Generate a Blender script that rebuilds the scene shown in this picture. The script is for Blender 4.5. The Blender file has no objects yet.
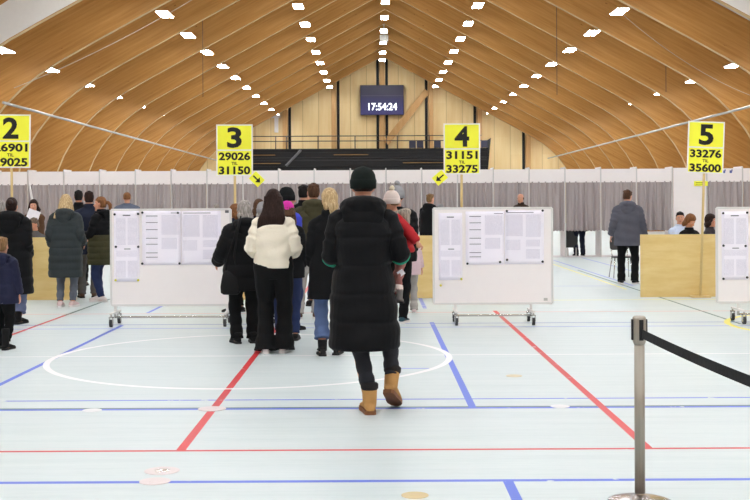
import bpy, bmesh, math, random
import numpy as np
from mathutils import Vector, Matrix, Euler
S = bpy.context.scene
COL = S.collection
PI = math.pi
def V(*a): return Vector(a)
# ------------------------------------------------------------------ camera, world, exposure
CAMZ, FPX, ROLL, VPX, HZ = 1.6, 1150.0, 0.0049, 374.3, 203.0
cd = bpy.data.cameras.new('camera'); cam = bpy.data.objects.new('camera', cd); COL.objects.link(cam)
cam.location = (0, 0, CAMZ); cam.rotation_euler = (PI/2, ROLL, 0)
cd.sensor_width = 36; cd.lens = FPX/750*36; cd.shift_x = (375-VPX)/750; cd.shift_y = -(250-HZ)/750
cd.clip_end = 300; S.camera = cam
w = bpy.data.worlds.new('world'); S.world = w; w.use_nodes = True
w.node_tree.nodes['Background'].inputs[0].default_value = (1, .95, .88, 1)
w.node_tree.nodes['Background'].inputs[1].default_value = 0.3
S.view_settings.view_transform = 'Standard'; S.view_settings.look = 'None'
S.view_settings.gamma = 1; S.view_settings.use_curve_mapping = False
S.view_settings.exposure = 0.0
LAMP = 60.0            # emission of each ceiling light
def at(px, py, D=None):
    """the floor point (or the point at distance D) a line of sight meets"""
    dx, dy = px-VPX, py-HZ
    dx, dy = dx-dy*ROLL, dy+dx*ROLL
    if D is None: D = CAMZ*FPX/dy
    return Vector((dx/FPX*D, D, CAMZ-dy/FPX*D))
# ------------------------------------------------------------------ materials
def lin(c):
    c = c/255; return c/12.92 if c <= .04045 else ((c+.055)/1.055)**2.4
def rgb(r, g, b): return (lin(r), lin(g), lin(b), 1)
class N:
    def __init__(s, name):
        s.m = bpy.data.materials.new(name); s.m.use_nodes = True; s.t = s.m.node_tree
        s.b = s.t.nodes['Principled BSDF']
    def n(s, typ, **kw):
        x = s.t.nodes.new('ShaderNode'+typ)
        for k, v in kw.items(): setattr(x, k, v)
        return x
    def put(s, sock, v):
        if isinstance(v, bpy.types.NodeSocket): s.t.links.new(v, sock)
        else: sock.default_value = v
    def math(s, op, a, b=None, c=None):
        x = s.n('Math', operation=op); s.put(x.inputs[0], a)
        if b is not None: s.put(x.inputs[1], b)
        if c is not None: s.put(x.inputs[2], c)
        return x.outputs[0]
    def mix(s, f, a, b):
        x = s.n('Mix', data_type='RGBA'); s.put(x.inputs[0], f); s.put(x.inputs[6], a); s.put(x.inputs[7], b); return x.outputs[2]
    def coord(s, which='Object'): return s.n('TexCoord').outputs[which]
    def scale(s, v, sc):
        x = s.n('Mapping'); s.put(x.inputs['Vector'], v); x.inputs['Scale'].default_value = sc; return x.outputs[0]
    def noise(s, v, scale=5, detail=3, rough=.5):
        x = s.n('TexNoise'); s.put(x.inputs['Vector'], v); x.inputs['Scale'].default_value = scale
        x.inputs['Detail'].default_value = detail; x.inputs['Roughness'].default_value = rough; return x.outputs['Fac']
    def sep(s, v):
        x = s.n('SeparateXYZ'); s.put(x.inputs[0], v); return x.outputs
    def comb(s, a, b, c):
        x = s.n('CombineXYZ'); s.put(x.inputs[0], a); s.put(x.inputs[1], b); s.put(x.inputs[2], c); return x.outputs[0]
    def ramp(s, f, stops):
        x = s.n('ValToRGB'); s.put(x.inputs[0], f); e = x.color_ramp.elements
        while len(e) < len(stops): e.new(.5)
        for i, (p, c) in enumerate(stops): e[i].position = p; e[i].color = c
        return x.outputs[0]
    def bump(s, h, strength=.3, dist=.02):
        x = s.n('Bump'); s.put(x.inputs['Height'], h); x.inputs['Strength'].default_value = strength
        x.inputs['Distance'].default_value = dist; s.put(s.b.inputs['Normal'], x.outputs[0])
    def fin(s, col, rough=.6, metal=0, spec=.5):
        s.put(s.b.inputs['Base Color'], col); s.put(s.b.inputs['Roughness'], rough)
        s.b.inputs['Metallic'].default_value = metal; s.b.inputs['Specular IOR Level'].default_value = spec
        return s.m
MC = {}
def mat(name, c, rough=.6, metal=0, var=.12, sc=8, bump=0, spec=.4):
    """plain procedural surface: a base colour with soft noise variation"""
    if name in MC: return MC[name]
    n = N(name); v = n.coord(); f = n.noise(v, sc, 3)
    col = rgb(*c); a = tuple(x*(1-var) for x in col[:3])+(1,); b = tuple(min(1, x*(1+var)) for x in col[:3])+(1,)
    k = n.mix(f, a, b)
    if bump: n.bump(n.noise(v, sc*6, 2), bump, .01)
    MC[name] = n.fin(k, rough, metal, spec); return MC[name]
def fabric(name, c, rough=.85, var=.2, weave=260, spec=.2):
    if name in MC: return MC[name]
    n = N(name); v = n.coord(); f = n.noise(v, 7, 4)
    col = rgb(*c); a = tuple(x*(1-var) for x in col[:3])+(1,); b = tuple(min(1, x*(1+var)) for x in col[:3])+(1,)
    k = n.mix(f, a, b)
    n.bump(n.noise(v, weave/8, 3), .25, .01)
    MC[name] = n.fin(k, rough, 0, spec); return MC[name]
def hairmat(name, c, c2=None):
    if name in MC: return MC[name]
    n = N(name); v = n.scale(n.coord(), (1, 1, .12)); f = n.noise(v, 90, 3, .6)
    col = rgb(*c); b = rgb(*c2) if c2 else tuple(min(1, x*1.7) for x in col[:3])+(1,)
    a = tuple(x*.6 for x in col[:3])+(1,)
    k = n.ramp(f, [(.3, a), (.5, col), (.7, b)]); n.bump(f, .5, .01)
    MC[name] = n.fin(k, .6, 0, .12); return MC[name]
def plywood(name, c1, c2, sx, sz, rough=.55):
    if name in MC: return MC[name]
    n = N(name); v = n.scale(n.coord(), (sx, sx, sz)); f = n.noise(v, 1, 6, .62)
    g = n.noise(n.scale(n.coord(), (sx*.3, sx*.3, sz*.25)), 1, 2)
    k = n.ramp(f, [(.3, rgb(*c1)), (.7, rgb(*c2))])
    k = n.mix(n.math('MULTIPLY', g, .35), k, rgb(*[x*.82 for x in c1]))
    MC[name] = n.fin(k, rough, 0, .3); return MC[name]
def skin(name='skin', c=(214, 158, 130)):
    if name in MC: return MC[name]
    n = N(name); f = n.noise(n.coord(), 30, 3)
    k = n.mix(f, rgb(c[0]-12, c[1]-18, c[2]-18), rgb(*c))
    n.b.inputs['Subsurface Weight'].default_value = .08; n.b.inputs['Subsurface Radius'].default_value = (.02, .008, .004)
    MC[name] = n.fin(k, .5, 0, .4); return MC[name]
# ------------------------------------------------------------------ objects
def link(name, me, m=None, parent=None, loc=None):
    o = bpy.data.objects.new(name, me); COL.objects.link(o)
    if m is not None and me is not None and not me.materials: me.materials.append(m)
    if parent is not None: o.parent = parent
    if loc is not None: o.location = loc
    return o
def tag(o, label, cat, group=None, kind=None):
    o['label'] = label; o['category'] = cat
    if group: o['group'] = group
    if kind: o['kind'] = kind
    return o
def thing(name, label, cat, loc=(0, 0, 0), rz=0, group=None):
    o = bpy.data.objects.new(name, None); COL.objects.link(o); o.location = loc; o.rotation_euler = (0, 0, rz)
    o.empty_display_size = .1
    return tag(o, label, cat, group)
def mesh(bm, smooth=False):
    bmesh.ops.recalc_face_normals(bm, faces=bm.faces[:])
    me = bpy.data.meshes.new('m'); bm.to_mesh(me); bm.free()
    if smooth: me.polygons.foreach_set('use_smooth', [True]*len(me.polygons))
    return me
def obj(name, bm, m, parent=None, smooth=False, loc=None):
    return link(name, mesh(bm, smooth), m, parent, loc)
def struct(name, bm, m, label=None, smooth=False):
    o = obj(name, bm, m, None, smooth); o['kind'] = 'structure'
    if label: o['label'] = label; o['category'] = name.split('_')[0]
    return o
def copy_tree(o, parent=None):
    c = o.copy(); COL.objects.link(c)
    if parent is not None: c.parent = parent
    for ch in list(o.children): copy_tree(ch, c)
    return c
def box(bm, x0, x1, y0, y1, z0, z1, M=None, bev=0):
    vs = [bm.verts.new(V(x, y, z)) for x in (x0, x1) for y in (y0, y1) for z in (z0, z1)]
    if M is not None:
        for v in vs: v.co = M @ v.co
    fs = [(0, 1, 3, 2), (4, 6, 7, 5), (0, 4, 5, 1), (2, 3, 7, 6), (0, 2, 6, 4), (1, 5, 7, 3)]
    F = [bm.faces.new([vs[i] for i in f]) for f in fs]
    if bev:
        es = list({e for f in F for e in f.edges})
        bmesh.ops.bevel(bm, geom=es, offset=bev, segments=2, profile=.7, affect='EDGES')
    return F
def loft(bm, rings, cap=True, closed=True):
    R = [[bm.verts.new(p) for p in r] for r in rings]
    n = len(R[0])
    for a, b in zip(R[:-1], R[1:]):
        for i in range(n if closed else n-1):
            j = (i+1) % n
            bm.faces.new((a[i], a[j], b[j], b[i]))
    if cap and closed:
        bm.faces.new(R[0][::-1]); bm.faces.new(R[-1])
    return R
def ering(c, a, b, n=20, p=2.0, M=None):
    out = []
    for i in range(n):
        t = 2*PI*i/n; cx, sy = math.cos(t), math.sin(t)
        x = a*math.copysign(abs(cx)**(2/p), cx); y = b*math.copysign(abs(sy)**(2/p), sy)
        q = V(x, y, 0)
        if M is not None: q = M @ q
        out.append(Vector(c)+q)
    return out
def tube(bm, pts, radii, n=10, flat=None):
    """round limb along a path; flat = (axis vector, ratio) squashes it along an axis"""
    P = [Vector(p) for p in pts]
    if not hasattr(radii, '__len__'): radii = [radii]*len(P)
    T = []
    for i in range(len(P)):
        d = P[min(i+1, len(P)-1)]-P[max(i-1, 0)]
        T.append(d.normalized() if d.length > 1e-9 else V(0, 0, 1))
    u = T[0].orthogonal().normalized(); rings = []
    for p, t, r in zip(P, T, radii):
        u = (u-t*u.dot(t))
        u = u.normalized() if u.length > 1e-6 else t.orthogonal().normalized()
        v = t.cross(u); ring = []
        for i in range(n):
            a = 2*PI*i/n; q = u*math.cos(a)*r+v*math.sin(a)*r
            if flat: ax = flat[0]; q = q-ax*q.dot(ax)*(1-flat[1])
            ring.append(p+q)
        rings.append(ring)
    loft(bm, rings)
def cyl(bm, c0, c1, r, n=16, r2=None): tube(bm, [c0, c1], [r, r if r2 is None else r2], n)
def ball(bm, c, r, M=None, seg=14, rin=10):
    if not hasattr(r, '__len__'): r = (r, r, r)
    g = bmesh.ops.create_uvsphere(bm, u_segments=seg, v_segments=rin, radius=1)
    for v in g['verts']:
        q = V(v.co.x*r[0], v.co.y*r[1], v.co.z*r[2])
        v.co = Vector(c)+(M @ q if M is not None else q)
def prism(bm, pts, y0, y1):
    a = [bm.verts.new(V(x, y0, z)) for x, z in pts]; b = [bm.verts.new(V(x, y1, z)) for x, z in pts]
    n = len(pts)
    for i in range(n): j = (i+1) % n; bm.faces.new((a[i], a[j], b[j], b[i]))
    bm.faces.new(a[::-1]); bm.faces.new(b)
def fuse(bm, voxel, smooth=2, fac=.5):
    """grow all overlapping pieces of a bmesh into one continuous surface"""
    bmesh.ops.recalc_face_normals(bm, faces=bm.faces[:])
    me = bpy.data.meshes.new('t'); bm.to_mesh(me); bm.free()
    o = bpy.data.objects.new('t', me); COL.objects.link(o)
    r = o.modifiers.new('r', 'REMESH'); r.mode = 'VOXEL'; r.voxel_size = voxel; r.use_smooth_shade = True
    if smooth:
        s = o.modifiers.new('s', 'SMOOTH'); s.factor = fac; s.iterations = smooth
    dg = bpy.context.evaluated_depsgraph_get()
    out = bpy.data.meshes.new_from_object(o.evaluated_get(dg))
    bpy.data.objects.remove(o); bpy.data.meshes.remove(me)
    out.polygons.foreach_set('use_smooth', [True]*len(out.polygons))
    return out
def text(name, s, size, m, parent, loc, rot=(PI/2, 0, 0), bold=0.0, width=None, depth=.002, ay='CENTER', height=None):
    c = bpy.data.curves.new('txt', 'FONT'); c.body = s; c.size = size; c.align_x = 'CENTER'; c.align_y = ay
    c.offset = bold; c.extrude = depth; c.resolution_u = 3
    o = bpy.data.objects.new('t', c); COL.objects.link(o)
    dg = bpy.context.evaluated_depsgraph_get(); me = bpy.data.meshes.new_from_object(o.evaluated_get(dg))
    bpy.data.objects.remove(o)
    if width:
        xs = [v.co.x for v in me.vertices]; k = width/(max(xs)-min(xs))
        for v in me.vertices: v.co.x *= k
    if height:
        ys = [v.co.y for v in me.vertices]; xs = [v.co.x for v in me.vertices]; k = height/(max(ys)-min(ys)); cy = (max(ys)+min(ys))/2; cx = (max(xs)+min(xs))/2
        for v in me.vertices: v.co.y = (v.co.y-cy)*k; v.co.x -= cx
    me.materials.clear()
    t = link(name, me, m, parent, loc); t.rotation_euler = rot
    return t
# ================================================================== the hall
S_ = 5.0                       # spacing of the glulam frames
HX = 0.63                      # the hall's middle line, to one side of the camera
YEND = 86.5
SLOPE = .543
white_lam = mat('white_laminate', (236, 228, 226), .5, var=.02)
# ---- floor with its court markings
def floor_material():
    n = N('sports_floor'); o = n.coord(); sx, sy, sz = n.sep(o)
    base = n.noise(n.scale(o, (.35, 5, 1)), 1.6, 6, .65); fine = n.noise(n.scale(o, (6, 40, 1)), 1, 3, .6)
    k = n.ramp(n.math('ADD', n.math('MULTIPLY', base, .7), n.math('MULTIPLY', fine, .3)),
               [(.3, rgb(188, 198, 197)), (.5, rgb(199, 207, 206)), (.72, rgb(207, 213, 212))])
    wear = n.math('GREATER_THAN', n.noise(n.scale(o, (1.7, 2.3, 1)), 2.2, 5, .7), .36)
    BL, LB, DB = rgb(80, 106, 208), rgb(126, 142, 214), rgb(66, 92, 170)
    RD, LR, GR, WH, YE = rgb(206, 46, 50), rgb(226, 150, 140), rgb(78, 110, 96), rgb(236, 232, 232), rgb(240, 228, 96)
    def band(v, c, wd): return n.math('LESS_THAN', n.math('ABSOLUTE', n.math('SUBTRACT', v, c)), wd/2)
    def cross(py, wd, col, x0=None, x1=None, dy=0):
        nonlocal k
        y = at(VPX, py).y+dy; f = band(sy, y, wd)
        if x0 is not None: f = n.math('MULTIPLY', f, n.math('GREATER_THAN', sx, x0))
        if x1 is not None: f = n.math('MULTIPLY', f, n.math('LESS_THAN', sx, x1))
        k = n.mix(n.math('MULTIPLY', f, wear), k, col)
    def along(x, wd, col, y0, y1):
        nonlocal k
        f = n.math('MULTIPLY', band(sx, x, wd), n.math('MULTIPLY', n.math('GREATER_THAN', sy, y0), n.math('LESS_THAN', sy, y1)))
        k = n.mix(n.math('MULTIPLY', f, wear), k, col)
    def ring(cx, cy, r, wd, col):
        nonlocal k
        dx = n.math('SUBTRACT', sx, cx); dy = n.math('SUBTRACT', sy, cy)
        d = n.math('SQRT', n.math('ADD', n.math('MULTIPLY', dx, dx), n.math('MULTIPLY', dy, dy)))
        k = n.mix(band(d, r, wd), k, col)
    along(-4.47, .05, RD, 9, 16.6); along(-4.47, .05, GR, 16.6, 24)
    along(-3.34, .055, BL, 3, 15.2); along(-3.34, .055, BL, 16.9, 18)
    along(4.77, .045, GR, 15, 27); along(4.93, .05, LB, 22, 32); along(4.6, .05, YE, 21, 31); along(5.95, .05, LB, 22, 33)
    cross(481, .055, BL); cross(449.8, .045, RD); cross(408.2, .075, BL); cross(408.2, .04, GR, dy=.045)
    cross(399.3, .04, BL); cross(355.2, .04, WH); cross(323.6, .05, DB); cross(327.4, .05, LB)
    cross(312.6, .05, LR); cross(368.6, .05, LB, .17, .52); cross(301, .05, YE, 2, 12); cross(287, .05, LB, 2, 5)
    along(.76, .06, BL, 1, at(VPX, 481).y); along(.76, .06, BL, at(VPX, 408).y, 15.4); along(.76, .06, LB, 17.4, 26)
    along(-1.265, .062, RD, at(VPX, 449.8).y, 30); along(1.77, .062, RD, at(VPX, 449.8).y, 17)
    ring(-1.29, 12.0, 2.06, .065, WH); ring(6.42, 14.75, 1.82, .08, YE)
    n.fin(k, .42, 0, .35)
    n.b.inputs['Roughness'].default_value = .42
    return n.m
bm = bmesh.new(); box(bm, HX-16.2, HX+16.2, -38, YEND+.3, -.2, 0); struct('floor', bm, floor_material(), 'pale sports hall floor with coloured court lines')
# ---- wooden frames
def glulam():
    n = N('glulam'); o = n.coord(); x, y, z = n.sep(o); u = n.math('ABSOLUTE', x)
    c = n.math('ADD', z, n.math('MULTIPLY', u, SLOPE))
    v = n.comb(n.math('MULTIPLY', u, .5), n.math('MULTIPLY', y, .7), n.math('MULTIPLY', c, 9))
    f = n.noise(v, 1, 5, .6); g = n.noise(n.scale(o, (.5, .2, .5)), 1, 2)
    k = n.ramp(f, [(.28, rgb(164, 114, 56)), (.5, rgb(186, 134, 72)), (.72, rgb(202, 152, 88))])
    k = n.mix(n.math('MULTIPLY', g, .4), k, rgb(180, 124, 60))
    kn = n.noise(n.comb(n.math('MULTIPLY', u, 2.2), y, n.math('MULTIPLY', c, 6)), 1.3, 2)
    k = n.mix(n.math('MULTIPLY', n.math('GREATER_THAN', kn, .74), .6), k, rgb(112, 66, 30))
    return n.fin(k, .5, 0, .3)
GL = glulam(); INNER_FACE = plywood('pale_inner_face', (206, 172, 120), (222, 190, 140), .6, .6)  # second tone: paler wood on the inner edge faces of each frame
inner = [(0, 12.04), (9.6, 6.83), (10.73, 6.2), (11.4, 5.77), (11.96, 5.32), (12.5, 4.78), (12.95, 4.2), (13.3, 3.6), (13.55, 3.0), (13.72, 2.2), (13.8, 1.2), (13.82, 0)]
outer = [(15.7, 0), (15.7, 13.6-SLOPE*15.7), (0, 13.6)]
prof = [(u, z) for u, z in inner]+outer
full = prof+[(-u, z) for u, z in reversed(prof[1:-1])]
def halfprof(sgn): return [(sgn*u, z) for u, z in prof]
for k in range(-7, 17):
    bm = bmesh.new(); prism(bm, halfprof(1), -.11, .11); prism(bm, halfprof(-1), -.11, .11)
    bmesh.ops.remove_doubles(bm, verts=bm.verts[:], dist=.0005)
    dead = [f for f in bm.faces if all(abs(v.co.x) < 1e-4 for v in f.verts)]
    bmesh.ops.delete(bm, geom=dead, context='FACES')
    bmesh.ops.recalc_face_normals(bm, faces=bm.faces[:])
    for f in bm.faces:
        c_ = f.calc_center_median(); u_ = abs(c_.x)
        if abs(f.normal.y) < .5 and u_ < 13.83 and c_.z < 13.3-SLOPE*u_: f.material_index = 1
    o = struct('roof_beam', bm, GL, 'curved laminated timber roof frame spanning the hall'); o.location = (HX, S_*(k+.4), 0); o.data.materials.append(INNER_FACE)
band = [(u, z) for u, z in inner if u < 12.2]
for sgn in (-1, 1):
    bm = bmesh.new(); prism(bm, [(sgn*u, z+.02) for u, z in band]+[(sgn*u, z+1.08) for u, z in reversed(band)], -.14, -.111)
    o = struct('trim_'+('90' if sgn < 0 else '91'), bm, mat('white_paint', (226, 220, 214), .7, var=.03), 'white strip along one timber frame'); o.location = (HX, S_*6.4, 0)
# ---- roof deck, walls
deck = mat('roof_deck', (206, 196, 188), .8, var=.05, sc=2)
for sgn, nm in ((-1, 'ceiling'), (1, 'ceiling')):
    bm = bmesh.new()
    p = [(sgn*0, 13.6), (sgn*15.95, 13.6-SLOPE*15.95), (sgn*15.95, 13.8-SLOPE*15.95), (0, 13.8)]
    prism(bm, p, -38.3, YEND+.4); o = struct(nm, bm, deck, 'pale roof deck above the timber frames'); o.location = (HX, 0, 0)
plaster = mat('plaster_wall', (226, 214, 204), .8, var=.04, sc=1)
ztop = 13.6-SLOPE*15.8
for sgn, nm in ((-1, 'wall_left'), (1, 'wall_right')):
    bm = bmesh.new(); box(bm, HX+sgn*15.82-.1, HX+sgn*15.82+.1, -38.2, YEND+.3, 0, ztop+.08); struct(nm, bm, plaster, 'long side wall behind the timber frames')
def endwall_material():
    n = N('end_wall_panels'); o = n.coord(); x, y, z = n.sep(o)
    v = n.scale(o, (3, 3, .3)); f = n.noise(v, 1, 5, .6)
    k = n.ramp(f, [(.3, rgb(236, 204, 146)), (.7, rgb(248, 224, 172))])
    cell = n.math('FLOOR', n.math('DIVIDE', x, 1.2)); cz = n.math('FLOOR', n.math('DIVIDE', n.math('ADD', z, n.math('MULTIPLY', cell, 1.3)), 2.6))
    wn = n.n('TexWhiteNoise', noise_dimensions='2D'); n.put(wn.inputs['Vector'], n.comb(cell, cz, 0))
    k = n.mix(n.math('MULTIPLY', wn.outputs['Value'], .35), k, rgb(226, 188, 126))
    seam = n.math('LESS_THAN', n.math('FRACT', n.math('DIVIDE', x, 1.2)), .03)
    k = n.mix(n.math('MULTIPLY', seam, .5), k, rgb(140, 100, 54))
    return n.fin(k, .5, 0, .3)
gable = [(-15.8, 0), (15.8, 0), (15.8, ztop+.1), (0, 13.7), (-15.8, ztop+.1)]
bm = bmesh.new(); prism(bm, gable, YEND, YEND+.2); o = struct('wall_back', bm, endwall_material(), 'pale wood panelled gable wall at the far end'); o.location = (HX, 0, 0)
bm = bmesh.new(); prism(bm, gable, -38.2, -38.0); o = struct('wall_front', bm, plaster, 'gable wall behind the viewer'); o.location = (HX, 0, 0)
# columns on the gable wall, with black slots beside them
darkm = mat('black_slot', (26, 24, 24), .7)
colm = plywood('column_wood', (204, 156, 98), (220, 176, 120), 6, .5)
for i, u in enumerate((-14.6, -10.95, -7.3, -3.65, 0, 3.65, 7.3, 10.95)):
    if abs(u) > 14: continue
    top = 13.5-SLOPE*abs(u)
    bm = bmesh.new(); box(bm, HX+u-.17, HX+u+.17, YEND-.3, YEND-.001, 0, top); struct('column', bm, colm, 'timber column on the gable wall')
    for sd in ((-1, 1) if u == 0 else ((1,) if u < 0 else (-1,))):
        bm = bmesh.new(); x = HX+u+sd*.34; box(bm, x-.1, x+.1, YEND-.06, YEND-.001, 0, top-.1); struct('trim_'+str(i+1), bm, darkm, 'black slot beside the timber column')
bm = bmesh.new(); M = Matrix.Translation((0, 0, 0))
a = at(427, 91, YEND-.25); b = at(386, 143, YEND-.25)
d = (b-a).normalized(); s = V(d.z, 0, -d.x)*.24
vs = [a+s, a-s, b-s, b+s]
f0 = [bm.verts.new(p+V(0, -.12, 0)) for p in vs]; f1 = [bm.verts.new(p+V(0, .2, 0)) for p in vs]
for i in range(4): bm.faces.new((f0[i], f0[(i+1) % 4], f1[(i+1) % 4], f1[i]))
bm.faces.new(f0[::-1]); bm.faces.new(f1)
struct('beam', bm, colm, 'diagonal timber brace on the gable wall')
# ---- ceiling lights
def lampmat():
    n = N('lamp_diffuser'); n.b.inputs['Emission Color'].default_value = (.90, .95, 1, 1); n.b.inputs['Emission Strength'].default_value = LAMP
    return n.fin((.9, .9, .9, 1), .4)
LM = lampmat(); HM = mat('lamp_housing', (232, 230, 226), .4)
ORD = 'nearest first second third fourth fifth sixth seventh eighth ninth tenth eleventh twelfth thirteenth fourteenth fifteenth sixteenth seventeenth eighteenth'.split()
def lamp_proto():
    t = thing('ceiling_light', '', 'ceiling light')
    bm = bmesh.new(); box(bm, -.215, .215, -.615, .615, .0, .035, bev=.01); obj('housing', bm, HM, t)
    bm = bmesh.new(); box(bm, -.2, .2, -.6, .6, -.02, -.001); obj('diffuser', bm, LM, t)
    return t
proto = lamp_proto(); used = False
rows = [(0, 12.0, 'the ridge row'), (-3.87, 10.08, 'the upper row over sign three'), (3.87, 10.08, 'the upper row over sign five'),
        (-7.8, 8.12, 'the middle row over sign three'), (7.83, 8.14, 'the middle row over sign five'),
        (-11.78, 6.24, 'the lowest row over sign two'), (11.8, 6.28, 'the lowest row over sign five')]
for u, z, nm in rows:
    for k in range(-7, 17):
        t = proto if not used else copy_tree(proto); used = True
        t.location = (HX+u, S_*(k+.9)-(.8 if k == 16 else 0), z)
        lb = 'white ceiling light, %s from the end wall in %s' % (ORD[17-k], nm) if k >= 0 else 'white ceiling light behind the viewer in %s' % nm
        tag(t, lb, 'ceiling light', 'ceiling lights in '+nm)
# ---- service pipes along the knees, wires
alu = mat('aluminium', (188, 186, 182), .35, .85, var=.05)
pipem = mat('galvanised', (170, 166, 160), .5, .3, var=.05)
for X, zp, nm in ((-11.6, 4.8, 'grey pipe running along the timber frames above signs two and three'), (12.8, 4.82, 'grey pipe running along the timber frames above sign five')):
    bm = bmesh.new(); cyl(bm, (X, 36.0, zp), (X, 84.6, zp), .045, 10); tag(obj('pipe', bm, pipem, None, True), nm, 'pipe')
wirem = mat('wire', (70, 60, 52), .6); wirel = mat('pale_wire', (196, 180, 160), .6)
def wire(p, q, r, m, label, sag=0):
    bm = bmesh.new(); n = 14
    pts = [p.lerp(q, i/n)-V(0, 0, sag*4*(i/n)*(1-i/n)) for i in range(n+1)]
    tube(bm, pts, r, 6); tag(obj('wire', bm, m, None, True), label, 'wire')
for px, py, D, lb in ((203, 97, 44, 'dark wire hanging from the roof above sign three'), (557, 95, 44, 'dark wire hanging from the roof near the ridge side of sign five'), (666, 92, 44, 'dark wire hanging from the roof above the man in the slate jacket')):
    q = at(px, py, D); u = abs(q.x-HX); wire(V(q.x, D+.0, 13.58-SLOPE*u), q, .012, wirem, lb)
p = at(14, 88, 36.6); wire(p, V(-4.0, 36.6, CAMZ+7.6), .012, wirel, 'pale slack cable crossing the roof above sign two', .25)
p = at(620, 12, 41.6); wire(p, at(752, 96, 41.6), .012, wirel, 'pale slack cable crossing the roof above sign five', .3)
# boxes under the roof
grey = mat('light_grey_box', (206, 200, 190), .5)
for px, py, D, w_, h_, lb in ((384, 38.5, 71.1, .26, .22, 'pale grey box hanging under the ridge'), (328, 66.5, 80, .42, .24, 'pale grey box under the slope beside the clock screen, sign three side'), (437, 66.5, 80, .42, .24, 'pale grey box under the slope beside the clock screen, sign four side')):
    t = thing('loudspeaker', lb, 'loudspeaker', at(px, py, D))
    bm = bmesh.new(); box(bm, -w_, w_, -.2, .2, -h_, h_, bev=.05); obj('cabinet', bm, grey, t)
    bm = bmesh.new(); box(bm, -w_*.8, w_*.8, -.23, -.2, -h_*.75, h_*.75, bev=.01); obj('grille', bm, mat('speaker_grille', (176, 170, 160), .7), t)
    bm = bmesh.new(); cyl(bm, (0, 0, h_-.02), (0, 0, 13.5-SLOPE*abs(at(px, py, D).x-HX)-at(px, py, D).z), .03, 8); obj('bracket', bm, grey, t)
t = thing('wall_antenna', 'small white antenna unit on the gable wall above the stand', 'antenna', at(276.5, 122, YEND-.02))
bm = bmesh.new(); box(bm, -.14, .14, -.25, 0, -.8, .8, bev=.03); obj('housing', bm, white_lam, t)
bm = bmesh.new(); box(bm, -.45, .3, -.2, -.05, .3, .5, bev=.03); obj('arm', bm, white_lam, t)
# ---- clock screen
t = thing('clock_screen', 'large dark blue display screen showing the time on the gable wall', 'screen', at(382, 100, YEND-.42))
SW, SH = 1.63, 1.12
def screenmat():
    n = N('led_screen'); x, y, z = n.sep(n.coord('Generated'))
    sheen = n.noise(n.scale(n.coord(), (1.2, 1, 1.2)), 1, 2)
    k = n.ramp(z, [(.0, rgb(62, 58, 132)), (.55, rgb(58, 56, 104)), (.68, rgb(62, 60, 80)), (1, rgb(58, 56, 72))])
    k = n.mix(n.math('MULTIPLY', n.math('LESS_THAN', n.math('ABSOLUTE', n.math('SUBTRACT', z, .65)), .008), .6), k, rgb(120, 116, 130))
    n.put(n.b.inputs['Emission Color'], k); n.b.inputs['Emission Strength'].default_value = .55
    return n.fin(rgb(34, 33, 46), .35)
bm = bmesh.new(); box(bm, -SW, SW, .0, .3, -SH, SH, bev=.03); obj('cabinet', bm, mat('screen_case', (40, 38, 42), .5), t)
bm = bmesh.new(); box(bm, -SW+.03, SW-.03, -.02, -.001, -SH+.03, SH-.03); obj('display', bm, screenmat(), t)
n = N('led_digits'); n.b.inputs['Emission Color'].default_value = (.92, .95, 1, 1); n.b.inputs['Emission Strength'].default_value = 1.3; DIG = n.fin((.9, .9, .95, 1))
text('digits', '17:54:24', .62, DIG, t, (.05, -.035, -.5), bold=.012, width=2.15, height=.56)
bm = bmesh.new(); [box(bm, s*.9-.06, s*.9+.06, .3, .415, -.5, .5) for s in (-1, 1)]; obj('wall_mount', bm, darkm, t)
# ---- retracted grandstand
stx0, stx1 = at(222, 160, 80).x, at(488, 160, 80).x
t = thing('grandstand', 'black retracted telescopic grandstand in front of the gable wall', 'grandstand', (0, 80, 0))
bk = mat('stand_black', (26, 25, 27), .5); bk2 = mat('stand_edge', (44, 42, 44), .4)
bm = bmesh.new(); box(bm, stx0, stx1, .25, 2.2, 0, 5.35); obj('body', bm, bk, t)
for i in range(9):
    z = .5+i*.58
    bm = bmesh.new(); box(bm, stx0, stx1, .02+.02*i, .3, z, z+.12); box(bm, stx0, stx1, .1, .3, z+.2, z+.26); obj('seat_row', bm, bk2 if i % 2 else bk, t)
och = plywood('stand_board', (150, 112, 60), (170, 128, 72), 1, 4)
for x0, x1, z in ((.03, .2, 4.82), (.42, .55, 4.82), (.68, .86, 4.24), (.1, .22, 4.24)):
    bm = bmesh.new(); a, b = stx0+(stx1-stx0)*x0, stx0+(stx1-stx0)*x1; box(bm, a, b, -.03, .1, z+.13, z+.17); obj('step_board', bm, och, t)
bm = bmesh.new()
for z in (5.95, 6.3): cyl(bm, (stx0, .5, z), (stx1-.4, .5, z), .03, 8)
obj('handrail', bm, bk2, t, True)
for fx in (.04, .2, .24, .36, .44, .5, .62, .66, .78, .9, .96):
    x = stx0+(stx1-stx0)*fx; bm = bmesh.new(); cyl(bm, (x, .5, 5.3), (x, .5, 6.32), .035, 8); obj('rail_post', bm, bk2, t, True)
bm = bmesh.new()
for i in range(9): tube(bm, [(stx1-.1, .3+.1*i, 3+.15*i), (stx1+.1, .3+.1*i, 5.2), (stx1+.22-.03*i, .3+.1*i, 6.1-.02*i)], [.05, .05, .02], 8)
obj('end_rail', bm, bk, t, True)
bm = bmesh.new(); q0, q1 = at(286, 166, 79.8)-V(0, 80, 0), at(301, 150, 79.8)-V(0, 80, 0); tube(bm, [q0, q1], [.09, .09], 8); obj('stay', bm, mat('stay_grey', (104, 102, 104), .5), t)
seatm = mat('stand_seat', (66, 66, 84), .5)
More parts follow.
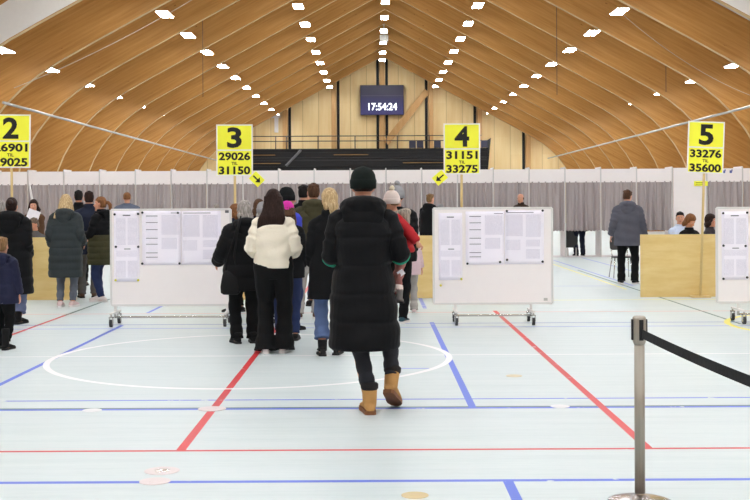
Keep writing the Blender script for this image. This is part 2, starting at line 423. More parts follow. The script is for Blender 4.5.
for i, (px, py) in enumerate(((412.5, 146.5), (420, 146.5), (437.5, 150), (484.5, 148.5))):
    q = at(px, py, 80.8)
    s = thing('stadium_seat', ('blue grey stand seat on top of the grandstand, first of the pair beside sign four', 'blue grey stand seat on top of the grandstand, second of the pair beside sign four', 'blue grey stand seat just beside the edge of sign four', 'blue grey stand seat at the end of the grandstand past sign four')[i], 'seat', (q.x, 80.8, 5.352), 0, 'seats on top of the grandstand')
    bm = bmesh.new(); box(bm, -.24, .24, .0, .1, .15, .62, bev=.04); obj('backrest', bm, seatm, s)
    bm = bmesh.new(); box(bm, -.24, .24, -.35, .08, .1, .17, bev=.03); obj('seat', bm, seatm, s)
    for sx in (-1, 1): bm = bmesh.new(); cyl(bm, (sx*.18, 0, 0), (sx*.18, 0, .12), .03, 8); obj('leg', bm, bk2, s)
# ================================================================== voting booths
YB = 33.5; PITCH = 35.8/FPX*YB; XB0 = at(28, 200, YB).x
postm = mat('booth_post', (206, 202, 200), .35, .5, var=.04)
def curtainmat():
    n = N('grey_curtain'); f = n.noise(n.scale(n.coord(), (14, 14, .5)), 1, 3)
    k = n.mix(f, rgb(150, 139, 138), rgb(184, 173, 171)); n.bump(n.noise(n.coord(), 60, 2), .15, .01)
    return n.fin(k, .9, 0, .15)
CM = curtainmat()
def curtain_mesh(seed, x0, x1, zt=2.2, zb=.76):
    r = random.Random(seed); bm = bmesh.new(); n = 110; rows_ = [zt, zt-.02, zt-.06, zt-.14, zt-.4, 1.5, 1.1, zb+.05, zb]
    ph = [r.uniform(0, 6.3) for _ in range(4)]; fr = [r.uniform(11, 15), r.uniform(18, 24), r.uniform(5, 8)]
    R = []
    for back in (0, 1):
        for z in rows_:
            g = (zt-z)/(zt-zb); row = []
            for i in range(n+1):
                s = i/n; x = x0+(x1-x0)*s
                y = .030*math.sin(fr[0]*s*6.28/2+ph[0]+.5*math.sin(3*s+ph[3]))+.018*math.sin(fr[1]*s*3.1+ph[1]+g*.8)+.02*g*math.sin(fr[2]*s*6.28+ph[2])
                row.append(bm.verts.new(V(x, y*(.55+.6*g)+back*.006, z+(.012*math.sin(fr[2]*s*9) if z == zb else 0))))
            R.append(row)
    m = len(rows_)
    for b in (0, 1):
        for a in range(m-1):
            for i in range(n):
                q = (R[b*m+a][i], R[b*m+a][i+1], R[b*m+a+1][i+1], R[b*m+a+1][i]); bm.faces.new(q if b == 0 else q[::-1])
    for i in range(n):
        bm.faces.new((R[0][i+1], R[0][i], R[m][i], R[m][i+1])); bm.faces.new((R[m-1][i], R[m-1][i+1], R[2*m-1][i+1], R[2*m-1][i]))
    for e in (0, n):
        for a in range(m-1): bm.faces.new((R[a][e], R[a+1][e], R[m+a+1][e], R[m+a][e]))
    return mesh(bm, True)
Cv = [curtain_mesh(s, .025, PITCH-.025) for s in range(5)]
def booth_meshes():
    b1 = bmesh.new(); box(b1, 0.02, PITCH-.02, -.012, .012, 2.17, 2.56); b2 = bmesh.new(); box(b2, -.016, .016, -.02, .02, 0, 2.6)
    b3 = bmesh.new(); box(b3, -.011, .011, .021, .82, .02, 2.62); b4 = bmesh.new(); cyl(b4, (.02, .03, 2.2), (PITCH-.02, .03, 2.2), .012, 8)
    b5 = bmesh.new(); box(b5, .02, PITCH-.02, .45, .8, .8, .83)
    return mesh(b1), mesh(b2), mesh(b3), mesh(b4, True), mesh(b5)
hm, pm, dm, rm, sm_ = booth_meshes()
special = {15: 'white voting booth with a person standing behind its grey curtain', 17: 'white voting booth with grey curtain, last before the plain white wall panel',
           16: 'white voting booth with grey curtain directly behind the man in the slate jacket', 19: 'white voting booth with blue marks on its header, past sign five',
           13: 'white voting booth with grey curtain beside the bald man', 0: 'white voting booth with a pale drape at its post, by sign two'}
for k in list(range(-1, 18))+[19, 20]:
    x = XB0+PITCH*k-(0 if k < 18 else PITCH*.04)
    t = thing('voting_booth', special.get(k, 'white voting booth with closed grey curtain in the long row'), 'voting booth', (x, YB, 0), 0, None if k in special else 'voting booths in the long row')
    link('header_panel', hm, white_lam, t); link('post', pm, postm, t); link('divider', dm, white_lam, t); link('curtain_rail', rm, postm, t); link('curtain', Cv[k % 5], CM, t); link('writing_shelf', sm_, white_lam, t)
    if k in (17, 20): o = link('post', pm, postm, t, (PITCH, 0, 0)); o = link('divider', dm, white_lam, t, (PITCH, 0, 0))
    if k == 19:
        bl = mat('blue_mark', (92, 100, 160), .5)
        for mx in (.5, .7):
            bm = bmesh.new(); box(bm, mx-.035, mx+.035, -.016, -.0125, 2.42, 2.5, bev=.001); box(bm, mx+.02, mx+.05, -.016, -.0125, 2.47, 2.53); obj('blue_mark', bm, bl, t)
XW0, XW1 = XB0+PITCH*18+.03, XB0+PITCH*19-PITCH*.04-.03
t = thing('wall_panel', 'plain white partition panel between the booth rows behind sign five', 'partition', ((XW0+XW1)/2, YB, 0))
bm = bmesh.new(); hw = (XW1-XW0)/2; box(bm, -hw, hw, -.015, .015, .06, 2.58); obj('panel', bm, white_lam, t)
for s in (-1, 1): bm = bmesh.new(); box(bm, s*hw*.9-.03, s*hw*.9+.03, -.2, .2, 0, .06); obj('foot', bm, postm, t)
q = at(701, 183.5, YB-.03); yel = mat('sign_yellow', (255, 252, 66), .55, var=.02); blk = mat('sign_black', (22, 22, 22), .6)
t = thing('small_notice', 'small yellow notice on the plain white panel behind sign five', 'sign', (q.x, YB-.022, q.z))
bm = bmesh.new(); box(bm, -.2, .2, -.004, .004, -.07, .07); obj('plate', bm, yel, t)
for z in (.025, -.02): bm = bmesh.new(); box(bm, -.15, .12, -.006, -.0045, z-.008, z+.008); obj('text_line', bm, blk, t)
bm = bmesh.new(); q = at(709, 190, YB-.03)
for z in (0, -.14, -.2): box(bm, q.x-.03, q.x+.03, YB-.034, YB-.024, q.z+z, q.z+z+.05)
# pale drape tied at a post by sign two
bm = bmesh.new(); a = at(27, 182, YB-.1); rings = []
for i in range(9):
    s = i/8; c = V(a.x+.06+.16*s, YB-.1, a.z-.95*s); rings.append(ering(c, (.02+.05*s*(1.15-s)), .03, 12))
loft(bm, rings); tag(obj('drape', bm, mat('white_cloth', (228, 222, 220), .85), None, True), 'white cloth drape hanging from the booth post beside sign two', 'cloth')
# dark panel inside the occupied booth
q = at(571.5, 250, YB+.55)
t = thing('dark_panel', 'dark grey panel standing behind the curtain beside the trousered legs', 'panel', (q.x, YB+.55, 0))
bm = bmesh.new(); box(bm, -.16, .16, -.02, .02, .25, .78, bev=.01); obj('board', bm, mat('dark_board', (58, 60, 60), .7), t)
for s in (-1, 1): bm = bmesh.new(); box(bm, s*.12-.015, s*.12+.015, -.12, .12, 0, .25); obj('foot', bm, postm, t)
bm = bmesh.new(); box(bm, at(400, 200, YB).x, XW0+.1, YB-.12, YB+.9, 0, .012); tag(obj('floor_mat', bm, mat('mat_grey', (206, 200, 200), .8, var=.03)), 'thin pale grey floor mat under the voting booths', 'mat')
# ================================================================== polling desks and signs
PLY = plywood('plywood', (226, 192, 122), (242, 216, 152), 1.6, 9)
EDGE = plywood('plywood_edge', (176, 138, 84), (206, 170, 116), 8, 8)
YD = 19.3
def desk(x0, x1, label, seam=None):
    t = thing('polling_desk', label, 'desk', ((x0+x1)/2, YD, 0)); h = (x1-x0)/2
    bm = bmesh.new(); box(bm, -h, h, -.012, .012, 0, 1.05, bev=.002); obj('front_panel', bm, PLY, t)
    for s in (-1, 1):
        bm = bmesh.new(); box(bm, s*(h-.35)-.03, s*(h-.35)+.03, .6, .66, 0, .7); obj('leg', bm, EDGE, t)
    bm = bmesh.new(); box(bm, -h+.28, h-.28, .013, .72, .7, .735); obj('table_top', bm, PLY, t)
    return t
def px2x(px, D): return (px-VPX)/FPX*D
desk(px2x(-46, YD), px2x(76, YD), 'light plywood polling desk under sign two')
desk(px2x(163, YD), px2x(258, YD), 'light plywood polling desk behind the pinned board under sign three')
desk(px2x(405, YD), px2x(524, YD), 'light plywood polling desk behind the pinned board under sign four')
desk(px2x(640, YD), px2x(760, YD), 'light plywood polling desk under sign five')
POLE = plywood('pole_wood', (214, 182, 120), (232, 206, 150), 12, 1)
wh = mat('sign_white', (240, 238, 236), .5, var=.01)
def sign(px0, px1, py0, py1, D, polepx, num, a, b, label, tilt=0, arrow=0):
    c = at((px0+px1)/2, (py0+py1)/2, D); W, H = (px1-px0)/FPX*D, (py1-py0)/FPX*D
    xp = px2x(polepx, D)
    t = thing('number_sign', label, 'sign', (xp, D, 0))
    cx = c.x-xp; R = Matrix.Translation((cx, 0, c.z)) @ Matrix.Rotation(tilt, 4, 'Y')
    bm = bmesh.new(); lean = tilt*.35
    tube(bm, [(0, .0, 0.01), (cx, .0, c.z+H*.3)], .021, 8); obj('pole', bm, POLE, t, True)
    bm = bmesh.new(); box(bm, -.16, .16, -.07, .1, 0, .03); obj('foot', bm, POLE, t)
    def plate(name, x0, x1, z0, z1, y0, y1, m, RR=R):
        bm = bmesh.new(); box(bm, x0, x1, y0, y1, z0, z1, M=RR); return obj(name, bm, m, t)
    plate('board', -W/2, W/2, -H/2, H/2, -.034, -.022, wh)
    e = .022; zs = H/2-.5*H
    plate('yellow_face', -W/2+e, W/2-e, zs+.012, H/2-e, -.038, -.0341, yel); plate('yellow_face', -W/2+e, W/2-e, -H/2+e, zs-.012, -.038, -.0341, yel)
    def lab(s, h_, x, z, width, bold):
        o = text('lettering', s, 1, blk, t, (0, 0, 0), bold=bold, width=width, depth=.001, height=h_)
        o.matrix_local = R @ Matrix.Translation((x, -.0395, z)) @ Matrix.Rotation(PI/2, 4, 'X')
    lab(num, H*.40, 0, H*.243, W*.40, .03)
    lab(a, H*.158, 0, -H*.12, W*.86, .034); lab('TIL', H*.058, 0, -H*.258, W*.165, .02); lab(b, H*.158, 0, -H*.392, W*.86, .034)
    if arrow:
        s = .085; R2 = R @ Matrix.Translation((arrow*(W*.5+.065), 0, -H/2-.055)) @ Matrix.Rotation(arrow*math.radians(45 if arrow > 0 else 40), 4, 'Y')
        plate('arrow_plate', -s*1.25, s*1.25, -s, s, -.045, -.0395, yel, R2)
        bm = bmesh.new(); pts = [(-.08, -.012), (.015, -.012), (.015, -.055), (.08, 0), (.015, .055), (.015, .012), (-.08, .012)]
        pts = [(x*arrow, z) for x, z in pts]; prism(bm, pts, -.049, -.0455); bmesh.ops.transform(bm, matrix=R2, verts=bm.verts[:]); obj('arrow', bm, blk, t)
YS = YD-.14
sign(-8.5, 31, 114.5, 168, YS, 12.5, '2', '26901', '29025', 'tall yellow number two sign on a wooden pole', .012)
sign(216.5, 253, 124.5, 176, YS, 235, '3', '29026', '31150', 'tall yellow number three sign with arrow on a wooden pole', 0, 1)
sign(443.5, 480, 123.5, 174.5, YS, 461, '4', '31151', '33275', 'tall yellow number four sign with arrow on a wooden pole', 0, -1)
sign(687, 723.5, 121.5, 173.5, YS, 700, '5', '33276', '35600', 'tall yellow number five sign tilted on a wooden pole', .04)
# ================================================================== display boards
boardm = mat('board_white', (249, 241, 238), .4, var=.015); framem = mat('board_frame', (226, 222, 218), .4, .1, var=.03); chrome = mat('chrome', (196, 194, 190), .22, .9, var=.03)
tyre = mat('caster_tyre', (52, 52, 54), .6); YW = 15.2
def caster(t, x, y, sw):
    bm = bmesh.new()
    for s in (-1, 1): box(bm, x+s*.022-.003, x+s*.022+.003, y-.03, y+.03, .05, .13)
    box(bm, x-.025, x+.025, y-.03, y+.03, .12, .135); cyl(bm, (x, y, .135), (x, y, .16), .012, 8); f = obj('caster', bm, chrome, t)
    bm = bmesh.new(); cyl(bm, (x-.017, y, .05), (x+.017, y, .05), .05, 18); obj('wheel', bm, tyre, f)
    bm = bmesh.new(); cyl(bm, (x-.019, y, .05), (x+.019, y, .05), .022, 12); obj('hub', bm, chrome, f)
def board(xc, W, zb, zt, label, post, logo=None):
    t = thing('display_board', label, 'board', (xc, YW, 0)); h = W/2
    bm = bmesh.new(); box(bm, -h+.012, h-.012, -.012, .012, zb+.012, zt-.012); obj('panel', bm, boardm, t)
    bm = bmesh.new()
    for s in (-1, 1): box(bm, s*h-.014, s*h+.014, -.018, .018, zb, zt, bev=.006); box(bm, -h, h, -.018, .018, (zt if s > 0 else zb)-.014, (zt if s > 0 else zb)+.014, bev=.006)
    obj('frame', bm, framem, t)
    for s in (-1, 1):
        bm = bmesh.new(); box(bm, s*post-.016, s*post+.016, -.016, .016, .15, zb-.0145); obj('leg', bm, framem, t)
        bm = bmesh.new(); box(bm, s*post-.018, s*post+.018, -.27, .27, .16, .185, bev=.006); obj('foot', bm, framem, t)
        for y in (-.24, .24): caster(t, s*post, y, 0)
    bm = bmesh.new(); box(bm, -post, post, -.014, .014, .095, .12, bev=.004); box(bm, -post-.014, -post+.014, -.014, .014, .095, .17); box(bm, post-.014, post+.014, -.014, .014, .095, .17); obj('cross_bar', bm, chrome, t)
    if logo:
        bm = bmesh.new(); box(bm, logo[0]-.025, logo[0]+.025, -.0165, -.0125, logo[1]-.018, logo[1]+.018, bev=.001); obj('maker_plate', bm, mat('plate_grey' if logo[2][0] < 150 else 'plate_pale', logo[2], .5), t)
    return t
def papermat(name, blocks, bars, dark=False):
    n = N(name); u, _, v = n.sep(n.coord('Generated')); k = rgb(250, 244, 253)
    lines = n.math('GREATER_THAN', n.math('FRACT', n.math('MULTIPLY', v, 62)), .52)
    ln = n.noise(n.comb(n.math('MULTIPLY', u, 55), 0, n.math('FLOOR', n.math('MULTIPLY', v, 62))), 1, 2, .7)
    tx = n.math('MULTIPLY', lines, n.math('GREATER_THAN', ln, .44))
    def rect(u0, u1, v0, v1):
        a = n.math('MULTIPLY', n.math('GREATER_THAN', u, u0), n.math('LESS_THAN', u, u1))
        return n.math('MULTIPLY', a, n.math('MULTIPLY', n.math('GREATER_THAN', v, v0), n.math('LESS_THAN', v, v1)))
    for (u0, u1, v0, v1, st) in blocks:
        k = n.mix(n.math('MULTIPLY', n.math('MULTIPLY', rect(u0, u1, v0, v1), tx), st), k, rgb(198, 192, 208))
    for (u0, u1, v0, v1) in bars: k = n.mix(rect(u0, u1, v0, v1), k, rgb(96, 94, 104))
    return n.fin(k, .6, 0, .2)
PA = papermat('printed_list_narrow', [(.08, .46, .06, .3, .75), (.54, .92, .06, .3, .75), (.08, .92, .35, .44, .6), (.08, .46, .52, .9, .75), (.54, .92, .52, .9, .75)], [(.35, .65, .93, .945), (.4, .65, .455, .467)])
left_bars = [(.1, .4, z, z+.012) for z in (.9, .78, .65, .49, .38, .22, .14)]
PB = papermat('printed_list_wide_first', [(.1, .4, .5, .92, .35), (.1, .4, .1, .48, .35), (.5, .96, .56, .92, .85), (.5, .9, .3, .5, .85)], left_bars+[(.74, .97, .955, .967)])
PC = papermat('printed_list_wide_second', [(.04, .46, .52, .92, .85), (.54, .92, .5, .92, .85), (.04, .4, .26, .46, .7), (.54, .9, .1, .28, .8), (.54, .9, .33, .46, .8)], [(.05, .74, .955, .967)])
blackmag = mat('magnet_black', (30, 30, 32), .4); yelmag = mat('magnet_yellow', (226, 216, 60), .4)
def sheet(px0, px1, py0, py1, m, label, fold=True):
    a, b = at(px0, py0, YW-.02), at(px1, py1, YW-.02); W, H = b.x-a.x, a.z-b.z
    bm = bmesh.new(); nx, nz = 8, 16; g = []
    for j in range(nz+1):
        row = []
        for i in range(nx+1):
            s, r = i/nx, j/nz
            y = -.0165-.003*abs(math.sin(r*PI*2))*(1-.3*s)-.002*math.sin(s*PI)
            row.append((W*(s-.5), y, H*(r-.5)))
        g.append(row)
    F = [[bm.verts.new(p) for p in r] for r in g]; Bk = [[bm.verts.new((p[0], p[1]+.0008, p[2])) for p in r] for r in g]
    for j in range(nz):
        for i in range(nx): bm.faces.new((F[j][i], F[j][i+1], F[j+1][i+1], F[j+1][i])); bm.faces.new((Bk[j][i], Bk[j+1][i], Bk[j+1][i+1], Bk[j][i+1]))
    for j in range(nz):
        for i in (0, nx): bm.faces.new((F[j][i], F[j+1][i], Bk[j+1][i], Bk[j][i]))
    for i in range(nx):
        for j in (0, nz): bm.faces.new((F[j][i], F[j][i+1], Bk[j][i+1], Bk[j][i]))
    o = obj('printed_list', bm, m, None, True, ((a.x+b.x)/2, YW, (a.z+b.z)/2)); tag(o, label, 'paper')
def magnet(px, py, bname, where, m=None, r=.0155):
    q = at(px, py, YW-.02); bm = bmesh.new(); cyl(bm, (0, -.022, 0), (0, -.032, 0), r, 14); cyl(bm, (0, -.032, 0), (0, -.036, 0), r*.85, 14)
    o = obj('magnet', bm, m or blackmag, None, True, (q.x, YW, q.z)); tag(o, ('yellow' if m else 'black')+' magnet '+where+', '+bname, 'magnet', 'magnets on the '+bname)
b1, b2, b3 = 'board under sign three', 'board under sign four', 'board under sign five'
z = lambda py, px=374: at(px, py, YW).z
x1 = px2x(170.8, YW); board(x1, 119.5/FPX*YW, .265, z(209.6, 170), 'white wheeled display board with pinned lists under sign three', .74, (px2x(227, YW)-x1, z(210.6, 227)-.012, (110, 108, 108)))
x2 = px2x(492.6, YW); board(x2, 118.5/FPX*YW, .265, z(208.2, 492), 'white wheeled display board with pinned lists under sign four', .5, (px2x(545, YW)-x2, z(299.6, 545)+.005, (196, 190, 184)))
x3 = px2x(716.5, YW)+.78; board(x3, 1.56, .265, z(208, 717), 'white wheeled display board with a narrow list under sign five', .5)
sheet(113.8, 139.5, 211, 281.5, PA, 'narrow printed list on the board under sign three'); sheet(142, 181, 211, 265, PB, 'wide printed list with black bars on the board under sign three'); sheet(181.3, 221, 211, 264.5, PC, 'wide printed list of four text blocks on the board under sign three')
sheet(438.5, 462.5, 213, 280, PA, 'narrow printed list on the board under sign four'); sheet(465.5, 504.3, 211.5, 264.5, PB, 'wide printed list with black bars on the board under sign four'); sheet(504.6, 544, 210.4, 264, PC, 'wide printed list of four text blocks on the board under sign four')
sheet(721.5, 748.5, 211.5, 279.5, PA, 'narrow printed list on the board under sign five')
for px, py, wv in ((114.7, 214.4, 'at top outer corner of narrow list'), (138.2, 213.9, 'at top inner corner of narrow list'), (142.4, 212.6, 'at top outer corner of barred list'), (178, 212.9, 'at top where the wide lists meet'),
                   (116, 246.8, 'halfway down outer edge of narrow list'), (138.4, 246.8, 'halfway down inner edge of narrow list'), (142.4, 263.6, 'at bottom outer corner of barred list'), (179.7, 263.4, 'at bottom where the wide lists meet')): magnet(px, py, b1, wv)
for px, py, wv in ((115.7, 280.2, 'at bottom outer corner of narrow list'), (138.3, 280.2, 'at bottom inner corner of narrow list')): magnet(px, py, b1, wv, yelmag)
for px, py, wv in ((506.8, 211, 'at top inner corner of four block list'), (542.6, 210.6, 'at top outer corner of four block list'), (467.4, 263.6, 'at bottom outer corner of barred list'), (500, 262, 'at bottom inner corner of barred list'), (507, 259.8, 'at bottom inner corner of four block list'), (542.6, 261.6, 'at bottom outer corner of four block list')): magnet(px, py, b2, wv)
magnet(461.4, 279, b2, 'at bottom corner of narrow list', yelmag); magnet(440.6, 285.4, b2, 'alone below the narrow list', yelmag)
for px, py, wv in ((723, 213.2, 'at top outer corner of narrow list'), (747, 212.6, 'at top inner corner of narrow list'), (723.4, 245.6, 'halfway down outer edge of narrow list'), (745.5, 246, 'halfway down inner edge of narrow list'), (723.4, 278.8, 'at bottom outer corner of narrow list'), (747, 277.4, 'at bottom inner corner of narrow list')): magnet(px, py, b3, wv)
# ================================================================== belt barrier
steel = N('brushed_steel'); _f = steel.noise(steel.scale(steel.coord(), (60, 60, .8)), 1, 3); STEEL = steel.fin(steel.mix(_f, rgb(150, 142, 130), rgb(178, 170, 158)), .42, .8)
beltm = fabric('belt_webbing', (34, 34, 35), .75)
PX, PY = px2x(638.6, 6.12), 6.12
def stanchion(x, y, label):
    t = thing('barrier_post', label, 'barrier post', (x, y, 0))
    bm = bmesh.new(); prof_ = [(.168, 0), (.17, .008), (.155, .013), (.12, .018), (.06, .024), (.036, .03), (.03, .04)]
    loft(bm, [ering((0, 0, zz), r, r, 40) for r, zz in prof_]); obj('base', bm, mat('polished_base', (176, 168, 164), .18, .9, var=.04), t, True)
    bm = bmesh.new(); cyl(bm, (0, 0, .05), (0, 0, .87), .0275, 32); obj('pole', bm, STEEL, t, True)
    bm = bmesh.new(); loft(bm, [ering((0, 0, zz), r, r, 32) for r, zz in ((.028, .84), (.034, .855), (.0365, .865), (.0365, .977), (.034, .987), (.026, .992))]); hd = obj('head', bm, STEEL, t, True)
    for a in range(4):
        an = math.radians(-86+90*a); d = V(math.cos(an), math.sin(an), 0); p_ = V(-d.y, d.x, 0)
        bm = bmesh.new(); M = Matrix(((p_.x, d.x, 0, 0), (p_.y, d.y, 0, 0), (0, 0, 1, 0), (0, 0, 0, 1)))
        box(bm, -.011, .011, .03, .042, .865, .975, M=M, bev=.002); obj('belt_slot', bm, mat('slot_black', (24, 24, 25), .5), hd)
    return t
t = stanchion(PX, PY, 'brushed steel barrier post with a round base, in front of the red floor line')
P1 = V(1.585, 4.15, 0)
stanchion(P1.x, P1.y, 'brushed steel barrier post at the near end of the black belt')
a = V(PX+.004, PY-.043, .902); b = V(P1.x-.002, P1.y+.043, .86); bm = bmesh.new(); rr = []
nrm = V(-(b-a).y, (b-a).x, 0).normalized()*.0012
for i in range(25):
    s = i/24; p = a.lerp(b, s)-V(0, 0, .012*4*s*(1-s))
    hh = .024; rr.append([p+nrm+V(0, 0, hh), p-nrm+V(0, 0, hh), p-nrm-V(0, 0, hh), p+nrm-V(0, 0, hh)])
loft(bm, rr); tag(obj('barrier_belt', bm, beltm), 'black webbing belt stretched between the steel barrier posts', 'belt')
# ================================================================== floor sockets and stains
sock = mat('socket_cover', (214, 200, 198), .35, .3); sock2 = mat('socket_metal', (224, 220, 214), .25, .8); tan = mat('tan_cover', (206, 184, 138), .6); tan2 = mat('pale_tan_cover', (214, 200, 168), .6); pale = mat('pale_cover', (222, 220, 220), .5)
for px, py, r, m, lb in ((162, 471, .105, sock, 'pink grey floor socket cover with a metal centre in front of the blue line'), (155, 481.5, .09, sock, 'round floor socket cover on the blue line'),
                         (415, 495.5, .075, tan, 'round tan floor plug near the blue line corner'), (212, 409, .11, sock, 'round grey floor socket where red and green lines cross'),
                         (514, 376, .075, tan2, 'pale tan floor plug beside the white circle'), (92, 410.5, .075, pale, 'pale floor socket cover in the green line'), (560, 406.5, .075, pale, 'pale floor socket cover in the green line under the red line')):
    q = at(px, py); t = thing('floor_socket', lb, 'floor socket', (q.x, q.y, 0))
    bm = bmesh.new(); loft(bm, [ering((0, 0, 0.0005), r, r, 28), ering((0, 0, .003), r, r, 28), ering((0, 0, .004), r*.95, r*.95, 28)]); obj('cover', bm, m, t)
    bm = bmesh.new(); loft(bm, [ering((.02*r, 0, .0041), r*.4, r*.4, 20), ering((.02*r, 0, .0055), r*.36, r*.36, 20)]); obj('cap', bm, sock2 if 'metal' in lb else m, t)
# ================================================================== people
SK = skin(); EYEW = mat('eye_white', (226, 222, 216), .3); IRIS = mat('iris', (52, 40, 34), .3); LIP = mat('lips', (176, 100, 92), .45)
def ik(a, c, l1, l2, pole):
    d = c-a; L = min(d.length, (l1+l2)*.999); u = d.normalized(); c2 = a+u*L
    x = (l1*l1-l2*l2+L*L)/(2*L); h = math.sqrt(max(0, l1*l1-x*x)); p = pole-u*pole.dot(u)
    p = p.normalized() if p.length > 1e-6 else u.orthogonal()
    return a+u*x+p*h, c2
def hand(bm, w, d, n, side, k, curl=.5):
    """palm, four unequal bent fingers and a side thumb; w wrist, d pointing out, n out of the palm"""
    d = d.normalized(); n = (n-d*n.dot(d)).normalized(); s = d.cross(n)*side     # s points to the thumb side
    M = Matrix((s, n, d)).transposed()
    loft(bm, [ering(w+d*t*k, a*k, b*k, 12, 2.5, M) for t, a, b in ((-.02, .024, .02), (.01, .03, .018), (.05, .041, .016), (.09, .042, .014), (.1, .036, .011))])
    for i, (off, L) in enumerate(((.031, .072), (.0105, .08), (-.0105, .075), (-.031, .06))):
        p = w+d*.088*k+s*off*k; pts = [p-d*.02*k, p]; a = 0
        for j, f in enumerate((.45, .32, .25)):
            a += curl*(.5, .7, .5)[j]; q = d*math.cos(a)+n*math.sin(a)+s*off*1.2; p = p+q.normalized()*L*f*k; pts.append(p)
        tube(bm, pts, [.0095*k, .0095*k, .009*k, .0085*k, .0065*k], 8)
    p = w+d*.02*k+s*.026*k; q = (s*.8+d*.7+n*.3).normalized(); r = (d*.9+s*.3+n*.45).normalized()
    tube(bm, [p, p+q*.035*k, p+q*.035*k+r*.03*k, p+q*.035*k+r*.052*k], [.014*k, .012*k, .0105*k, .008*k], 8)
BODY = [(.80, .10, .085), (.86, .158, .115), (.93, .172, .125), (1.0, .16, .115), (1.08, .145, .105), (1.2, .158, .112), (1.3, .17, .115), (1.36, .155, .102), (1.405, .118, .085), (1.44, .085, .068), (1.48, .06, .058)]
class Person:
    def __init__(s, label, X, Y, rz, H=1.75, D=None, hands=((-.25, .06, .80), (.25, .06, .80)), feet=None, headyaw=0, headpitch=0, shw=.185, girth=0, skinc=None, seat=None, group=None, elbow=(0, -1, -.2), curl=.5, lean=0, kind='person', head=1.0):
        s.t = thing('person', label, kind, (X, Y, 0), rz, group); s.k = k = H/1.75; s.hk = hk = k*head; s.D = D or Y; s.g = girth; s.shw = shw
        s.sk = skinc or SK; s.vox = .0075 if s.D < 18 else .0095
        s.seat = seat; s.lean = lean; K = V(k, k, k)
        zs = 0 if seat is None else seat-.86*k            # seated: trunk lowered so that the hips meet the seat
        s.zs = zs
        P = lambda x, y, z: V(x*k, y*k+lean*(z-.9)*k if z > .9 else y*k, z*k+zs)
        s.P = P
        feet = feet or ((-.1, .0, 8, 0), (.1, .0, -8, 0))
        s.feet = []; s.legs = []
        for i, (fx, fy, fyaw, lift) in enumerate(feet):
            sd = -1 if i == 0 else 1
            hip = P(sd*.085, 0, .90); ank = V(fx*k, fy*k, (.085+lift)*k)
            fw = Euler((0, 0, math.radians(fyaw))).to_matrix() @ V(0, 1, 0)
            knee, ank = ik(hip, ank, .43*k, .415*k, V(fw.x, 1.0, .1))
            s.legs.append((hip, knee, ank)); s.feet.append((ank, fw, lift))
        s.arms = []
        for i, h in enumerate(hands):
            sd = -1 if i == 0 else 1
            sh = P(sd*shw, 0, 1.415); wr = V(h[0]*k, h[1]*k, h[2]*k+zs)
            el, wr = ik(sh, wr, .29*k, .255*k, V(sd*(.12+.28*elbow[0]), elbow[1], elbow[2]-.6)); s.arms.append((sh, el, wr))
        s.nb = P(0, -.01, 1.47); s.hc = P(0, .02, 1.632)+V(0, .0, .1*(hk-k))
        s.R = Euler((math.radians(headpitch), 0, math.radians(headyaw)), 'ZYX').to_matrix() if False else (Matrix.Rotation(math.radians(headyaw), 3, 'Z') @ Matrix.Rotation(math.radians(headpitch), 3, 'X'))
        bm = bmesh.new()
        loft(bm, [ering(P(0, 0, z), (a*(.9 if shw < .18 else 1))*k, b*k, 20) for z, a, b in BODY])
        tube(bm, [s.nb-V(0, 0, .04*k), s.nb+V(0, .01*k, .05*k), s.hc+s.R@V(0, -.015, -.07)*k], [.062*k, .055*k, .054*k], 14)
        hd = [(-.118, .018, .018, .05), (-.108, .036, .04, .04), (-.085, .052, .062, .024), (-.05, .062, .08, .01), (0, .071, .092, .0), (.04, .075, .095, -.004), (.075, .069, .086, -.006), (.1, .05, .064, -.008), (.115, .026, .034, -.008), (.119, .006, .01, -.008)]
        loft(bm, [[s.hc+s.R@(p*hk) for p in ering((0, yo, z), a, b, 20)] for z, a, b, yo in hd])
        h = lambda x, y, z: s.hc+s.R@(V(x, y, z)*hk)
        s.h = h
        tube(bm, [h(0, .082, .028), h(0, .1, -.005), h(0, .112, -.026), h(0, .094, -.036)], [.008*hk, .011*hk, .015*hk, .01*hk], 8)
        ball(bm, h(0, .078, .036), (.05*hk, .018*hk, .01*hk), s.R); ball(bm, h(0, .082, -.1), (.02*hk, .016*hk, .014*hk), s.R)
        for sd in (-1, 1):
            ball(bm, h(sd*.073, -.008, -.005), (.012*hk, .02*hk, .032*hk), s.R); ball(bm, h(sd*.043, .06, -.025), (.02*hk, .02*hk, .018*hk), s.R); ball(bm, h(sd*.031, .0775, .024), (.018*hk, .012*hk, .006*hk), s.R)
        for hip, knee, ank in s.legs: tube(bm, [hip+V(0, 0, .03*k), hip.lerp(knee, .35), knee, knee.lerp(ank, .35), ank], [.088*k, .078*k, .055*k, .055*k, .037*k], 14)
        for ank, fw, lf in s.feet:
            q = min(.7, lf/.19) if lf > .02 else 0; f2 = fw*math.cos(q)-V(0, 0, math.sin(q)); u2 = V(0, 0, math.cos(q))+fw*math.sin(q)
            tube(bm, [ank-f2*.04*k-u2*.03*k, ank+f2*.03*k-u2*.035*k, ank+f2*.12*k-u2*.056*k], [.034*k, .037*k, .024*k], 10)
        for i, (sh, el, wr) in enumerate(s.arms):
            sd = -1 if i == 0 else 1
            sh2 = sh-V(sd*.02*k, 0, .04*k)
            tube(bm, [sh2-V(sd*.05*k, 0, .01*k), sh2, sh.lerp(el, .5), el, el.lerp(wr, .4), wr], [.04*k, .046*k, .045*k, .04*k, .038*k, .027*k], 12)
            d = (wr-el).normalized(); inn = V(-sd, 0, 0) if abs(d.x) < .8 else V(0, -1, 0)
            hand(bm, wr, d, inn, sd if True else 0, k, curl)
        s.body = link('body', fuse(bm, s.vox, 2, .4), s.sk, s.t)
